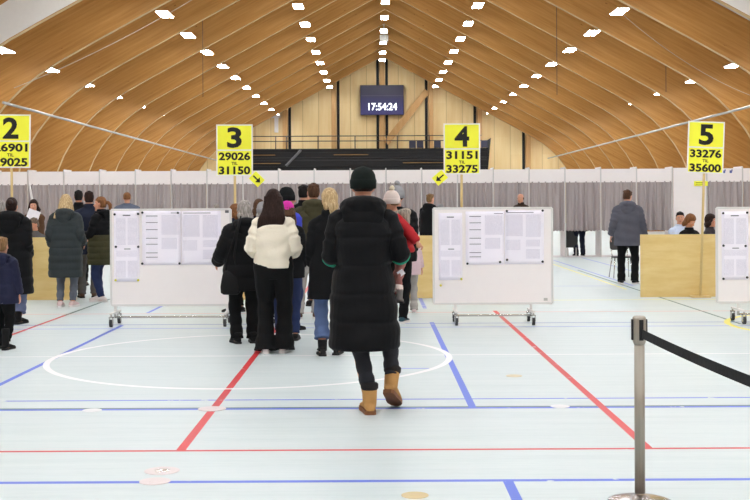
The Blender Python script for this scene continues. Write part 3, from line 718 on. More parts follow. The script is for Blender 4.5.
        for sd in (-1, 1):
            bm = bmesh.new(); ball(bm, h(sd*.03, .0765, .012), .0118*hk); e = obj('eye', bm, EYEW, s.t, True)
            bm = bmesh.new(); ball(bm, h(sd*.03, .0866, .011), (.0068*hk, .0032*hk, .0068*hk), s.R); obj('iris', bm, IRIS, e, True)
        bm = bmesh.new(); ball(bm, h(0, .092, -.062), (.022*hk, .008*hk, .007*hk), s.R); obj('lips', bm, LIP, s.t, True)
    # ---------------------------------------------------------- clothing
    def trousers(s, m, r=1.0, hem=.09, wide=0, name='trousers', crumple=.006, pel=1.0):
        k = s.k; bm = bmesh.new(); rnd = random.Random(len(s.t['label']))
        loft(bm, [ering(s.P(0, 0, z), a*k*pel+s.g*.8, b*k+s.g*.7, 20) for z, a, b in ((.80, .11, .1), (.86, .175, .128), (.93, .188, .138), (1.0, .176, .128), (1.06, .162, .118))])
        for hip, knee, ank in s.legs:
            n = 22; pts = []; rad = []
            end = ank+(V(0, 0, 1)*(hem-.085)*k)
            for i in range(n+1):
                u = i/n
                p = hip.lerp(knee, u*2) if u < .5 else knee.lerp(end, u*2-1)
                if .4 < u < .6: p = p.lerp(hip.lerp(end, .5), .12*(1-abs(u-.5)*10))
                base = np.interp(u, [0, .2, .45, .6, .8, 1], [.1, .094, .07, .068, .062+wide*.3, .056+wide])
                pts.append(p); rad.append(base*k*r+s.g*.4*(1-u)+crumple*math.sin(u*(26 if u < .75 else 44)+rnd.random()*.6)*(u > .35))
            tube(bm, pts, rad, 16)
        return link(name, fuse(bm, s.vox, 2, .4), m, s.t)
    def skirt_width(s, z, prof): return np.interp(z, [p[0] for p in prof], [p[1] for p in prof]), np.interp(z, [p[0] for p in prof], [p[2] for p in prof])
    def coat(s, m, hem=.55, flare=.02, puff=0, seg=.12, bulk=0, name='coat', sleeve=1.0, sl_r=1.0, hood=None, collar=None, wrinkle=.004, top=1.49, seams=True, waist=0, back=0, pexp=.55, phi=1.40, spf=.8):
        """jacket or coat: trunk and both sleeves as one surface; puff = depth of the quilted channels"""
        k = s.k; g = s.g+bulk; sw = s.shw; bm = bmesh.new(); rnd = random.Random(hash(len(s.t['label']))+7)
        prof = [(hem, .19+flare, .145+flare), (.92, .195+flare*.3, .148), (1.06, .182-waist, .138-waist*.7), (1.22, .19, .145), (1.32, sw+.012, .142), (1.375, sw-.005, .125), (1.415, sw-.05, .105), (1.45, .112, .088), (top, .078, .074), (top+.02, .07, .07)]
        zz = sorted(set([p[0] for p in prof]+list(np.arange(hem, top, .02)))); R = []
        ph = rnd.random()*6
        for z in zz:
            a = np.interp(z, [p[0] for p in prof], [p[1] for p in prof]); b = np.interp(z, [p[0] for p in prof], [p[2] for p in prof])
            gg = g*min(1, max(0, (1.47-z)/.1)); a += gg*(1 if z < 1.3 else .6); b += gg*.8
            if puff and z < phi: q = abs(math.sin(PI*(z-hem)/seg)); q = q**pexp; a += puff*(q-.6); b += puff*(q-.6)
            ring = ering(s.P(0, 0, z), a*k, b*k, 32, 2.3)
            for i, p in enumerate(ring):
                t = 2*PI*i/32; wv = wrinkle*math.sin(3*t+ph+z*9)*(1 if z < 1.35 else .3)+wrinkle*.7*math.sin(z*37+2*math.cos(t+ph))
                d = V(math.cos(t), math.sin(t), 0); p += d*wv*k
                if back and math.sin(t) < 0: p += V(0, back*math.sin(t)*k, 0)
            R.append(ring)
        loft(bm, R)
        for i, (sh, el, wr) in enumerate(s.arms):
            sd = -1 if i == 0 else 1; pts = []; rad = []; n = 30; el2 = el
            st = s.P(sd*.055, -.005, 1.425); sh = sh-V(sd*.012*k, 0, .035*k)
            for j in range(n+1):
                u = j/n*sleeve
                if u < .12: p = st.lerp(sh, u/.12)
                elif u < .56: p = sh.lerp(el2, (u-.12)/.44)
                else: p = el2.lerp(wr, (u-.56)/.44)
                if .46 < u < .66: mid = sh.lerp(wr, .5); p = p.lerp(mid, .10*(1-abs(u-.56)*10))
                r = np.interp(u, [0, .12, .3, .56, .8, .97, 1], [.066, .071, .066, .058, .053, .047, .045])*sl_r+g*.35
                if puff: q = abs(math.sin(PI*u*.56/(seg))); r += puff*spf*(q**pexp-.6)
                r += wrinkle*.9*math.sin(u*41+ph)+wrinkle*.6*math.sin(u*67)
                pts.append(p); rad.append(r*k)
            tube(bm, pts, rad, 16)
        if collar:
            pts = [s.P(0, 0, top-.03), s.P(0, 0, top+collar*.5), s.P(0, 0, top+collar)]
            loft(bm, [ering(p, (r+.004)*k, r*k, 20) for p, r in zip(pts, (.085, .08, .076))])
        o = link(name, fuse(bm, s.vox, 4 if puff else 8, .5), m, s.t); s.coatobj = o
        if hood: s.hood(m, hood)
        return o
    def hood(s, m, size=1.0, name='hood'):
        """hood lying down: a roll round the neck with a bag of cloth sagging at the back"""
        k = s.k*size; bm = bmesh.new(); c = s.P(0, -.005, 1.455); n = 16; pts = []; rad = []
        for i in range(n+1):
            a = math.radians(-62+304*i/n-90+0) if False else math.radians(-240+300*i/n+0)
            a = math.radians(50-280*i/n)                                     # opens to the front
            b = max(0, -math.sin(a)); pts.append(c+V(math.cos(a)*(.105+.012*b)*k, (math.sin(a)*.105-.035*b)*k, (.02+.02*b)*k))
            rad.append((.034+.022*b)*k)
        tube(bm, pts, rad, 12)
        ball(bm, c+V(0, -.125*k, -.035*k), (.125*k, .058*k, .085*k)); ball(bm, c+V(0, -.135*k, -.085*k), (.09*k, .045*k, .07*k))
        for sd in (-1, 1): ball(bm, c+V(sd*.07*k, -.115*k, .005*k), (.062*k, .055*k, .05*k))
        s.hoodobj = link(name, fuse(bm, s.vox, 2, .45), m, s.t); return s.hoodobj
    def cuff(s, m, t0=.9, t1=1.0, r=.05, name='cuff', which=(0, 1)):
        for i in which:
            sh, el, wr = s.arms[i]; bm = bmesh.new(); P0, P1 = el.lerp(wr, t0), el.lerp(wr, t1)
            tube(bm, [P0, P0.lerp(P1, .1), P0.lerp(P1, .9), P1], [r*.94*s.k, r*s.k, r*s.k, r*.92*s.k], 18); obj(name, bm, m, s.t, True)
    def shoes(s, m, sole, kind='sneaker', shaft=.0, collar=None, heel=0, sc=1.0):
        k = s.k*sc
        for ank, fw, lf in s.feet:
            rt = V(fw.y, -fw.x, 0); up = V(0, 0, 1)
            M = Matrix((rt, fw, up)).transposed()
            if lf > .02: M = M @ Matrix.Rotation(-min(.7, lf/.19), 3, 'X')      # heel raised, toe on the ground
            F = lambda x, y, z: ank+M@(V(x*k, y*k, z*k)-V(0, 0, .085*s.k))
            bm = bmesh.new(); sz = .022+heel*.2
            prof_ = [(-.085, .02, .045), (-.08, .032, .062), (-.05, .04, .085), (0, .042, .095), (.05, .044, .085), (.1, .05, .065), (.15, .049, .05), (.185, .036, .04), (.2, .016, .028)]
            loft(bm, [[F(p.x, y+.0, p.z) for p in ering((0, 0, 0), 1, 1, 14)] and [F(a*math.cos(t), y, sz+(h_-sz)*.5+(h_-sz)*.5*math.copysign(abs(math.sin(t))**.8, math.sin(t))+heel*max(0, (.08-y)*4)) for t in [2*PI*i/16 for i in range(16)]] for y, a, h_ in prof_])
            if shaft:
                tube(bm, [F(0, -.02, .05), F(0, -.025, .1), F(0, -.025, shaft)], [.047*k, .049*k, .053*k], 16)
            o = link('boot' if shaft else 'shoe', fuse(bm, .006, 2, .4), m, s.t)
            bm = bmesh.new(); outl = [(-.09, .022), (-.075, .038), (-.03, .042), (.03, .044), (.1, .053), (.15, .052), (.19, .036), (.206, .014)]
            ol = [F(x, y, 0) for y, x in outl]+[F(-x, y, 0) for y, x in reversed(outl)]
            zz = [.0, sz+.004] if not heel else [.0, .02]
            loft(bm, [[p+M@V(0, 0, z_*k) for p in ol] for z_ in zz]); obj('sole', bm, sole, o)
            if heel: bm = bmesh.new(); loft(bm, [ering(F(0, -.05, z_), a*k, a*k, 14) for z_, a in ((0, .026), (.03, .026), (.09, .034))]); obj('heel', bm, sole, o)
            if collar:
                bm = bmesh.new(); tube(bm, [F(0, -.025, shaft-.03), F(0, -.025, shaft-.015), F(0, -.025, shaft+.012), F(0, -.025, shaft+.02)], [.05*k, .06*k, .06*k, .052*k], 16); obj('collar', bm, collar, o, True)
    # ---------------------------------------------------------- head
    def hair(s, m, style='short', length=.3, shift=.055):
        k = s.hk; bm = bmesh.new(); h = s.h
        if style == 'fringe':
            for a in range(0, 181, 20): t = math.radians(180+a); ball(bm, h(math.cos(t)*.068, math.sin(t)*.082-.004, .0), (.02*k, .02*k, .035*k))
        else:
            top = .132 if style != 'buzz' else .124; wd_ = 1.1 if style in ('long', 'bob', 'tied') else 1.0
            rg = [(-.06 if style != 'buzz' else -.035, .058, .06, -.035), (-.02, .074, .078, -.026), (.03, .08, .088, -.018), (.065, .078, .094, -.008), (.095, .062, .08, -.006), (top-.014, .045, .056, -.008), (top-.004, .024, .03, -.008), (top, .006, .008, -.01)]
            loft(bm, [[s.hc+s.R@(p*k) for p in ering((0, yo, z*wd_), a*wd_, b*wd_, 20)] for z, a, b, yo in rg])
            if style == 'short':
                for x, y, z, r in ((-.03, .04, .093, .034), (.025, .045, .095, .034), (0, -.03, .104, .042), (.03, -.05, .09, .04), (-.035, -.05, .085, .04)): ball(bm, h(x, y, z), (r*k, r*k, r*.75*k), s.R)
            if style == 'bob':
                for x, y, z, r in ((-.07, -.01, -.05, .035), (.07, -.01, -.05, .035), (-.055, -.05, -.075, .045), (.055, -.05, -.075, .045), (0, -.075, -.07, .05), (0, -.06, .02, .06), (-.06, .02, .02, .03), (.06, .02, .02, .03)): ball(bm, h(x, y, z), (r*k, r*k, r*1.4*k), s.R)
            if style in ('long',):
                R = []
                for i in range(13):
                    u = i/12; z = .06-u*(.06+length); a = np.interp(u, [0, .3, .6, .82, 1], [.1, .112, .15, .135, .05]) if length > .25 else np.interp(u, [0, .4, .75, 1], [.095, .105, .11, .06]); b = .07-.035*u; y = -.035-.09*min(1, u*2.0)+.02*u
                    R.append([h(0, 0, 0)+s.R@(p*k) for p in ering((.012*math.sin(u*4)-shift*u*u, y, z), a, b, 22, 2.2)])
                loft(bm, R)
                for sd in (-1, 1): tube(bm, [h(sd*.07, .03, .05), h(sd*.085, .0, -.04), h(sd*.09, -.045, -.12), h(sd*.085, -.08, -.2)], [.02*k, .03*k, .035*k, .025*k], 10)
            if style == 'bun':
                ball(bm, h(0, -.1, .055), (.045*k, .04*k, .045*k))
            if style == 'ponytail':
                tube(bm, [h(0, -.09, .02), h(0, -.13, .03), h(0, -.165, -.01), h(0, -.17, -.08), h(0, -.155, -.15)], [.03*k, .03*k, .034*k, .028*k, .008*k], 10)
            if style == 'tied':
                tube(bm, [h(0, -.085, .0), h(.0, -.12, -.03), h(0, -.125, -.1), h(0, -.11, -.17)], [.035*k, .036*k, .036*k, .012*k], 10)
                for sd in (-1, 1): ball(bm, h(sd*.05, -.06, -.05), (.035*k, .04*k, .05*k))
        s.hairobj = link('hair', fuse(bm, .006 if s.D < 16 else .008, 2, .4), m, s.t)
    def beanie(s, m, fold=True, pom=None, tall=.15, name='knit_hat'):
        k = s.hk; bm = bmesh.new(); n = 40
        rg = [(.012, .09, .105), (.05, .093, .108), (.085, .088, .102), (.113, .074, .087), (tall-.014, .052, .062), (tall-.004, .026, .032), (tall, .008, .01)]
        def ribs(z, a, b, amp):
            r = ering((0, -.006-(.0 if z > .02 else 0), z), a, b, n)
            for i, p in enumerate(r): f = 1+amp*(1 if i % 2 else -1); p.x *= f; p.y *= f
            return [s.hc+s.R@(p*k) for p in r]
        tilt = Matrix.Rotation(0, 3, 'X')
        loft(bm, [ribs(z, a, b, .008) for z, a, b in rg]); o = obj(name, bm, m, s.t, True)
        if fold:
            bm = bmesh.new(); loft(bm, [ribs(z, a, b, .012) for z, a, b in ((-.016, .084, .1), (-.012, .094, .11), (.04, .098, .113), (.052, .095, .11), (.057, .088, .104))]); obj('fold', bm, m, o, True)
        if pom is not None:
            bm = bmesh.new(); ball(bm, s.h(0, -.01, tall+.022), .034*k, None, 20, 14); rr = random.Random(3)
            for v in bm.verts: v.co += (v.co-s.h(0, -.01, tall+.022)).normalized()*rr.uniform(-.006, .006)*k
            obj('pompom', bm, pom, o, True)
        return o
def pf(px, py): q = at(px, py); return q.x, q.y
def pd(px, D): return px2x(px, D), D
BLK = fabric('black_nylon', (17, 17, 19), .62, .15, 200, .12); BLKW = fabric('black_wool', (15, 15, 17), .9); BLKP = fabric('black_cotton', (14, 14, 15), .85)
CHAR = fabric('charcoal_denim', (50, 50, 55), .85); JEAN = fabric('blue_denim', (84, 102, 140), .9); JEAND = fabric('dark_denim', (42, 52, 86), .9); GREYT = fabric('grey_wool', (92, 90, 90), .9)
NAVY = fabric('navy_nylon', (28, 30, 54), .65); NAVYW = fabric('navy_wool', (30, 34, 50), .9); SLATE = fabric('slate_cloth', (88, 88, 98), .85); OLIVE = fabric('olive_cotton', (70, 66, 46), .9)
GRN = fabric('grey_green_nylon', (47, 53, 55), .65, .12, 200, .2); OLQ = fabric('olive_quilt', (58, 56, 34), .65); CREAM = fabric('cream_knit', (236, 226, 206), .95, .05, 420); BLUE = fabric('royal_blue_cloth', (62, 68, 178), .8)
RED = fabric('red_nylon', (176, 34, 40), .65); BROWNC = fabric('brown_wool', (92, 64, 44), .9); PINKK = fabric('pink_knit', (198, 50, 150), .95); GREYK = fabric('grey_knit', (150, 148, 150), .95)
BLKK = fabric('black_knit', (24, 25, 26), .95, .2, 500); GREENK = fabric('dark_green_knit', (24, 30, 27), .95, .2, 500); WHK = fabric('white_knit', (222, 204, 196), .95, .06, 400); CUFFG = fabric('green_cuff', (44, 150, 120), .8)
BEIGE = fabric('beige_cotton', (170, 164, 158), .9); PINKT = fabric('rose_tights', (158, 104, 98), .9); FUR = hairmat('grey_fur', (150, 138, 124), (200, 188, 174)); CREAMP = fabric('cream_pompom', (228, 214, 188), .95)
NUB = mat('tan_nubuck', (190, 142, 84), .8, var=.14, sc=14); BSOLE = mat('brown_sole', (128, 82, 50), .7); DSOLE = mat('dark_sole', (30, 28, 28), .7); WSOLE = mat('white_sole', (226, 222, 220), .6)
BRLE = mat('brown_leather', (82, 56, 40), .5); BKLE = mat('black_leather', (15, 14, 15), .6, spec=.2); WHSH = mat('white_leather', (224, 212, 210), .55); PINKSH = mat('pale_pink_shoe', (214, 190, 190), .6); GREYB = mat('grey_boot', (112, 106, 102), .6, var=.2, sc=40)
DKCOL = fabric('dark_collar', (44, 40, 40), .9); PINKC = fabric('pale_pink_cloth', (214, 186, 192), .85); WHITESH = fabric('pale_blue_shirt', (196, 206, 226), .85)
HDB = hairmat('dark_brown_hair', (44, 30, 26)); HBR = hairmat('brown_hair', (78, 54, 38)); HLB = hairmat('light_brown_hair', (128, 98, 66)); HBL = hairmat('blonde_hair', (186, 156, 112), (226, 204, 166)); HGR = hairmat('grey_hair', (150, 142, 136), (196, 190, 184)); HBK = hairmat('black_hair', (26, 22, 22)); HGI = hairmat('ginger_brown_hair', (120, 80, 50))
FW = ((-.2, .2, 1.06), (.2, .2, 1.06))            # forearms held in front
SIDE = ((-.27, .05, .83), (.27, .05, .83)); POCK = ((-.2, .1, .95), (.2, .1, .95))
# ---- the man in the long black coat, and the toddler on his arm
X, Y = px2x(363.3, 8.8), 8.8
p = Person('man in a long black quilted coat, dark knit hat and tan boots, back turned', X, Y, 0, 1.85, feet=((.035, -.03, 8, 0), (.2, .1, -14, .09)), hands=((-.2, .22, 1.1), (.26, .18, 1.12)), shw=.192, elbow=(.25, -.7, 0))
p.trousers(CHAR, .93, .16); p.coat(BLK, hem=.47, flare=.05, puff=.012, seg=.2, bulk=.02, sl_r=1.08, wrinkle=.006, back=.08, pexp=.3, phi=1.28, spf=.3); p.hood(BLK, 1.2)
p.cuff(CUFFG, .1, .42, .0735, 'cuff'); p.shoes(NUB, BSOLE, shaft=.19, collar=DKCOL, sc=1.06); p.beanie(GREENK, tall=.148); p.hair(HDB, 'buzz')
bm = bmesh.new(); tube(bm, [p.h(-.085, -.03, .01), p.h(-.083, .06, .016)], .003, 6); tube(bm, [p.h(.085, -.03, .01), p.h(.083, .06, .016)], .003, 6)
for s_ in (-1, 1): tube(bm, [p.h(s_*.035+.024*math.cos(a), .105, .008+.02*math.sin(a)) for a in [i*PI/6 for i in range(13)]], .0028, 6)
tube(bm, [p.h(-.012, .108, .012), p.h(.012, .108, .012)], .0028, 6); tube(bm, [p.h(-.06, .1, .012), p.h(-.083, .06, .016)], .0028, 6); tube(bm, [p.h(.06, .1, .012), p.h(.083, .06, .016)], .0028, 6); obj('spectacles', bm, BKLE, p.t, True)
c = Person('toddler in red jacket and white pompom hat carried on the black-coated man\'s arm', .225, 8.98, math.radians(88), .82, feet=((-.95, .3, -10, .0), (.2, .5, 0, .0)), hands=((-.3, -.24, 1.0), (.2, .3, 1.1)), seat=1.225, lean=.24, curl=.7, headyaw=-25, kind='child', head=1.32)
c.trousers(PINKT, 1.02, .14, name='tights'); c.coat(RED, hem=.84, flare=.01, puff=.012, seg=.14, bulk=.05, sl_r=1.35); c.shoes(GREYB, DSOLE, shaft=.2, sc=1.15); c.beanie(WHK, tall=.16, pom=CREAMP); c.hair(HLB, 'buzz')
c.hood(FUR, 1.35, 'fur_hood')
bm = bmesh.new()
for ank, fw, lf in c.legs[:0]: pass
for hip, knee, ank in c.legs: q = (knee-ank).normalized(); tube(bm, [ank+q*.045, ank+q*.08, ank+q*.1], [.037, .038, .034], 14)
obj('sock', bm, WHK, c.t, True)
# ---- queue beside him, from the camera backwards
p = Person('woman with long dark brown hair in a cream sweater and wide black trousers', *pf(274, 353), 0, 1.735, hands=FW, shw=.168, girth=.016, feet=((-.09, 0, 4, 0), (.1, .05, -10, 0)), elbow=(.9, -.6, -.3))
p.trousers(BLKP, 1.2, .03, wide=.05, pel=1.12); p.coat(CREAM, hem=.985, flare=-.012, bulk=.004, name='sweater', sl_r=1.12, wrinkle=.009, collar=.02); p.shoes(WHSH, WSOLE); p.hair(HDB, 'long', .36)
p = Person('woman with tied blonde hair in a black coat, blue jeans and heeled boots', *pf(330, 355), 0, 1.74, hands=POCK, shw=.165, feet=((-.08, -.03, 8, 0), (.07, .05, -8, 0)), headyaw=18)
p.trousers(JEAN, 1.08, .18, wide=.025); p.coat(BLKW, hem=.6, flare=.03, bulk=.012, collar=.05); p.shoes(BKLE, DSOLE, shaft=.17, heel=.06); p.hair(HBL, 'tied')
X, Y = pf(245, 343)
p = Person('grey-haired older woman in a black puffer coat with a shoulder bag', X, Y, .3, 1.62, hands=((-.3, .22, 1.0), (.24, .2, .95)), shw=.18, girth=.02, headyaw=22, elbow=(.9, -.5, -.3))
p.trousers(BLKP, 1.1, .06, wide=.02); p.coat(BLK, hem=.66, flare=.0, puff=.012, seg=.16, bulk=.05, sl_r=1.2); p.hood(BLK, 1.1); p.shoes(BKLE, DSOLE, shaft=.14); p.hair(HGR, 'bob')
t = thing('shoulder_bag', 'soft black shoulder bag hanging at the grey-haired older woman\'s side', 'bag', (px2x(230.5, Y-.12), Y-.16, .71))
bm = bmesh.new(); loft(bm, [ering((0, 0, zz), a, b, 20, 2.6) for zz, a, b in ((-.14, .08, .04), (-.12, .11, .06), (-.05, .115, .065), (.06, .095, .05), (.12, .08, .03), (.13, .07, .015))]); obj('pouch', bm, BKLE, t, True)
bm = bmesh.new(); tube(bm, [(-.07, 0, .11), (-.02, -.0, .3), (.07, -.09, .55), (.13, -.06, .75)], .009, 8, None); tube(bm, [(.07, 0, .11), (.05, -.05, .3), (.09, -.1, .55), (.13, -.06, .75)], .009, 8); obj('strap', bm, BKLE, t, True)
p = Person('person in a bright pink knit hat mostly hidden behind the cream sweater woman', px2x(287, 13.45), 13.45, .1, 1.6, shw=.165, hands=POCK); p.trousers(JEAND); p.coat(BLKW, hem=.8, bulk=.02); p.shoes(BKLE, DSOLE); p.beanie(PINKK, tall=.155); p.hair(HBR, 'long', .12)
p = Person('man in a black knit hat and royal blue jacket in the queue, face turned', *pf(286.5, 330), -.7, 1.77, hands=POCK, headyaw=-25, shw=.19)
p.trousers(JEAND, 1.0, .08); p.coat(BLUE, hem=.82, bulk=.03, collar=.07); p.shoes(BKLE, DSOLE); p.beanie(BLKK, tall=.16); p.hair(HDB, 'buzz')
p = Person('man in an olive hooded jacket and pale beige trousers in the queue', *pf(314, 318.5), .1, 1.87, hands=POCK, shw=.195, feet=((-.2, -.02, 14, 0), (.03, .02, -14, 0)), headyaw=10)
p.trousers(BEIGE, 1.08, .07, wide=.01); p.coat(OLIVE, hem=.86, bulk=.03, wrinkle=.007); p.hood(OLIVE, 1.05); p.shoes(BRLE, WSOLE); p.hair(HBR, 'short')
p = Person('tall dark-haired man in a black jacket farthest back in the queue by the olive jacket', *pd(304, 18), -.4, 1.88, shw=.19, headyaw=-10); p.trousers(JEAND); p.coat(BLKW, hem=.85, bulk=.03, collar=.05); p.shoes(BKLE, DSOLE); p.hair(HBK, 'short')
p = Person('brown-haired person in dark coat between the older woman and the cream sweater woman', *pd(259, 16.5), .2, 1.65, shw=.175); p.trousers(BLKP); p.coat(NAVYW, hem=.7, bulk=.03, collar=.04); p.shoes(BKLE, DSOLE); p.hair(HBR, 'bob')
p = Person('person in a pale grey knit hat just behind the cream sweater woman', *pd(263, 15.3), 0, 1.6, shw=.17); p.trousers(BLKP); p.coat(BLKW, hem=.75, bulk=.02); p.shoes(BKLE, DSOLE); p.beanie(GREYK, tall=.15); p.hair(HGR, 'bob')
p = Person('brown-haired person whose face shows beside the older woman under sign three', *pd(236, 17), .9, 1.58, shw=.165, headyaw=20); p.trousers(BLKP); p.coat(NAVYW, hem=.7, bulk=.02, collar=.05); p.shoes(BKLE, DSOLE); p.hair(HGI, 'bob')
# ---- beyond the man in the black coat
p = Person('person in a grey pompom knit hat and black jacket ahead of the toddler', *pf(397.5, 323), -.12, 1.80, hands=POCK, shw=.195, headyaw=15, feet=((-.14, .05, 8, 0), (.07, 0, -12, 0)))
p.trousers(BLKP, 1.05, .06); p.coat(BLK, hem=.8, bulk=.05, puff=.008, seg=.16); p.shoes(mat('teal_black_shoe', (38, 74, 84), .6), WSOLE); p.beanie(GREYK, tall=.155, pom=GREYK); p.hair(HBR, 'buzz')
p = Person('child in a pale pink coat mostly hidden ahead of the toddler', *pf(409, 313), .1, 1.3, shw=.15, hands=SIDE, kind='child', head=1.18); p.trousers(BEIGE, 1.1, .06, wide=.02); p.coat(PINKC, hem=.75, bulk=.03); p.shoes(PINKSH, WSOLE); p.hair(HLB, 'long', .15)
# ---- people at the desks and booths beyond
p = Person('light brown haired person in a black coat beyond the desk under sign four', *pd(430, 27), -.5, 1.80, headyaw=-20); p.trousers(BLKP); p.coat(BLK, hem=.6, bulk=.04); p.hood(BLK); p.shoes(BKLE, DSOLE); p.hair(HLB, 'short')
p = Person('small person in a grey knit hat and red jacket beyond the desk under sign four', *pd(440, 27.6), -.3, 1.55, shw=.16); p.trousers(JEAND); p.coat(RED, hem=.8, bulk=.03, collar=.04); p.shoes(BKLE, DSOLE); p.beanie(GREYK, tall=.15); p.hair(HBR, 'buzz')
p = Person('bald man in a dark brown jacket looking over the board under sign four', *pd(521, 30), PI-.7, 1.82, headyaw=10); p.trousers(BLKP); p.coat(fabric('dark_brown_cloth', (54, 40, 32), .9), hem=.85, bulk=.03, collar=.05); p.shoes(BKLE, DSOLE); p.hair(HBR, 'fringe')
p = Person('person behind a booth curtain, only dark trousers and black shoes showing', px2x(579.5, 34.05), 34.05, .15, 1.78, hands=FW); p.trousers(NAVYW, 1.1, .05, wide=.01); p.coat(BLKW, hem=.72, bulk=.02); p.shoes(BKLE, DSOLE); p.hair(HBR, 'short')
p = Person('man in a slate grey hooded jacket and black trousers beside the desk under sign five', *pf(628, 284), -.22, 1.82, hands=((-.3, .03, .92), (.3, .05, .9)), shw=.2, headyaw=-28, headpitch=-14, feet=((-.12, 0, 10, 0), (.12, .03, -18, 0)))
p.trousers(BLKP, 1.08, .06, wide=.015); p.coat(SLATE, hem=.72, bulk=.055, wrinkle=.007, sl_r=1.1); p.hood(SLATE, 1.1); p.shoes(BKLE, WSOLE); p.hair(HBR, 'short')
SITF = ((-.12, .42, 0, 0), (.12, .42, 0, 0)); SITH = ((-.16, .32, .99), (.16, .32, .99))
chm = mat('chair_shell', (64, 62, 64), .55)
def chair(X, Y, rz, label):
    t = thing('chair', label, 'chair', (X, Y, 0), rz)
    bm = bmesh.new(); loft(bm, [ering((0, .02, zz), a, b, 20, 3.2) for zz, a, b in ((.425, .19, .18), (.435, .21, .2), (.45, .21, .2), (.455, .19, .18))]); obj('seat', bm, chm, t, True)
    bm = bmesh.new(); rg = []
    for zz, a in ((.58, .17), (.62, .2), (.74, .205), (.84, .19), (.88, .15)): rg.append([V(a*math.cos(q), -.2-.06*(zz-.5)+.012*math.sin(q)*1.0+.02*abs(math.cos(q))**2, zz) for q in [2*PI*i/20 for i in range(20)]])
    loft(bm, rg); obj('backrest', bm, chm, t, True)
    for sx in (-1, 1):
        bm = bmesh.new(); tube(bm, [(sx*.16, .13, .428), (sx*.2, .19, .0)], .011, 8); obj('leg', bm, chrome, t, True)
        bm = bmesh.new(); tube(bm, [(sx*.17, -.12, .428), (sx*.21, -.24, .0)], .011, 8); obj('leg', bm, chrome, t, True)
        bm = bmesh.new(); tube(bm, [(sx*.15, -.14, .428), (sx*.17, -.19, .52), (sx*.17, -.2, .64)], .01, 8); obj('back_stay', bm, chrome, t, True)
    return t
def clerk(px, D, rz, H, label, hair, style, top, yaw=0, pitch=0, shirt=None, hands=SITH):
    X = px2x(px, D); p = Person(label, X, D, PI+rz, H, D=D, seat=.5, feet=SITF, hands=hands, headyaw=yaw, headpitch=pitch, shw=.178)
    p.trousers(JEAND); p.coat(shirt or top, hem=.86, bulk=.012, name='jacket', collar=.03); p.shoes(BKLE, DSOLE); p.hair(hair, style)
    f = V(math.sin(-(PI+rz)), math.cos(PI+rz), 0)
    return p
clerk(679.5, 22.2, .3, 1.76, 'dark-haired polling clerk in a pale blue shirt seated behind the desk', HBK, 'short', WHITESH, -30)
chair(px2x(679.5, 22.2), 22.2, PI+.3, 'dark chair under the polling clerk in the pale blue shirt')
clerk(689, 20.45, .5, 1.70, 'brown-haired polling clerk looking down behind the desk under sign five', HGI, 'bob', BLKW, 10, -30)
chair(px2x(689, 20.45)+.0, 20.45, PI+.5, 'dark chair under the brown-haired polling clerk')
clerk(709.5, 21.25, 1.0, 1.68, 'dark-haired polling clerk in a dark top seated beside the sign five pole', HDB, 'bob', fabric('dark_grey_top', (56, 52, 56), .9), 10)
chair(px2x(709.5, 21.25), 21.25, PI+1.0, 'dark chair under the dark-haired polling clerk by the sign five pole')
chair(*pd(621, 24.2), PI, 'dark chair with thin metal legs behind the man in the slate jacket')
# ---- the group under sign two
p = Person('small boy in a navy jacket and black trousers walking at the picture edge', *pf(2, 349.5), -.1, 1.21, hands=SIDE, shw=.165, girth=.02, feet=((-.1, .12, 0, 0), (.09, -.03, -6, 0)), kind='child', head=1.18)
p.trousers(BLKP, 1.12, .14); p.coat(NAVY, hem=.74, bulk=.05, puff=.008, seg=.15, sl_r=1.25); p.hood(NAVY, 1.15); p.shoes(BKLE, DSOLE, shaft=.3, sc=1.15); p.hair(HLB, 'short')
bm = bmesh.new(); loft(bm, [ering((0, 0, zz*p.k), .262*p.k, .212*p.k, 36, 2.3) for zz in (.755, .785)], cap=False)
bmesh.ops.solidify(bm, geom=bm.faces[:], thickness=.004); obj('reflective_band', bm, mat('reflective_grey', (150, 152, 160), .4), p.t, True)
p = Person('woman with dark hair in a bun, long black quilted coat and grey blue jeans', *pf(12, 324), .05, 1.69, hands=POCK, shw=.185, girth=.03, feet=((-.1, .05, 8, 0), (.1, -.02, -14, 0)))
p.trousers(fabric('grey_blue_denim', (104, 112, 140), .9), 1.15, .16, wide=.03); p.coat(BLK, hem=.42, flare=.02, bulk=.05, puff=.008, seg=.12, sl_r=1.2); p.hood(BLK, 1.3); p.shoes(BKLE, DSOLE, shaft=.17, sc=1.1); p.hair(HDB, 'bun')
p = Person('blonde woman in a long grey green quilted coat, grey leggings and pale trainers', *pf(66, 307), .05, 1.74, hands=((-.24, .12, .98), (.24, .14, 1.0)), shw=.18, girth=.012, feet=((-.09, 0, 6, 0), (.1, .03, -8, 0)), headyaw=14)
p.trousers(fabric('grey_leggings', (98, 102, 112), .9), .95, .1); p.coat(GRN, hem=.47, flare=.02, bulk=.04, puff=.014, seg=.115, sl_r=1.15); p.shoes(PINKSH, WSOLE, sc=1.08); p.hair(HBL, 'long', .24, .13); p.hood(GRN, 1.05)
X, Y = pd(89, 19.75)
p = Person('dark-haired man in a navy coat and grey trousers between the two quilted coats', X, Y, .25, 1.82, hands=FW, shw=.19, feet=((-.12, .0, 10, 0), (.08, .05, -10, 0)), headyaw=5); p.trousers(GREYT, 1.08, .06, wide=.01); p.coat(NAVYW, hem=.72, bulk=.02, collar=.06); p.shoes(BRLE, DSOLE); p.hair(HDB, 'short')
p = Person('black-haired person in a black jacket half hidden behind the blonde woman', *pf(79, 286), .2, 1.87, shw=.19); p.trousers(BLKP, 1.05); p.coat(BLKW, hem=.8, bulk=.03, collar=.05); p.shoes(BRLE, DSOLE); p.hair(HBK, 'short')
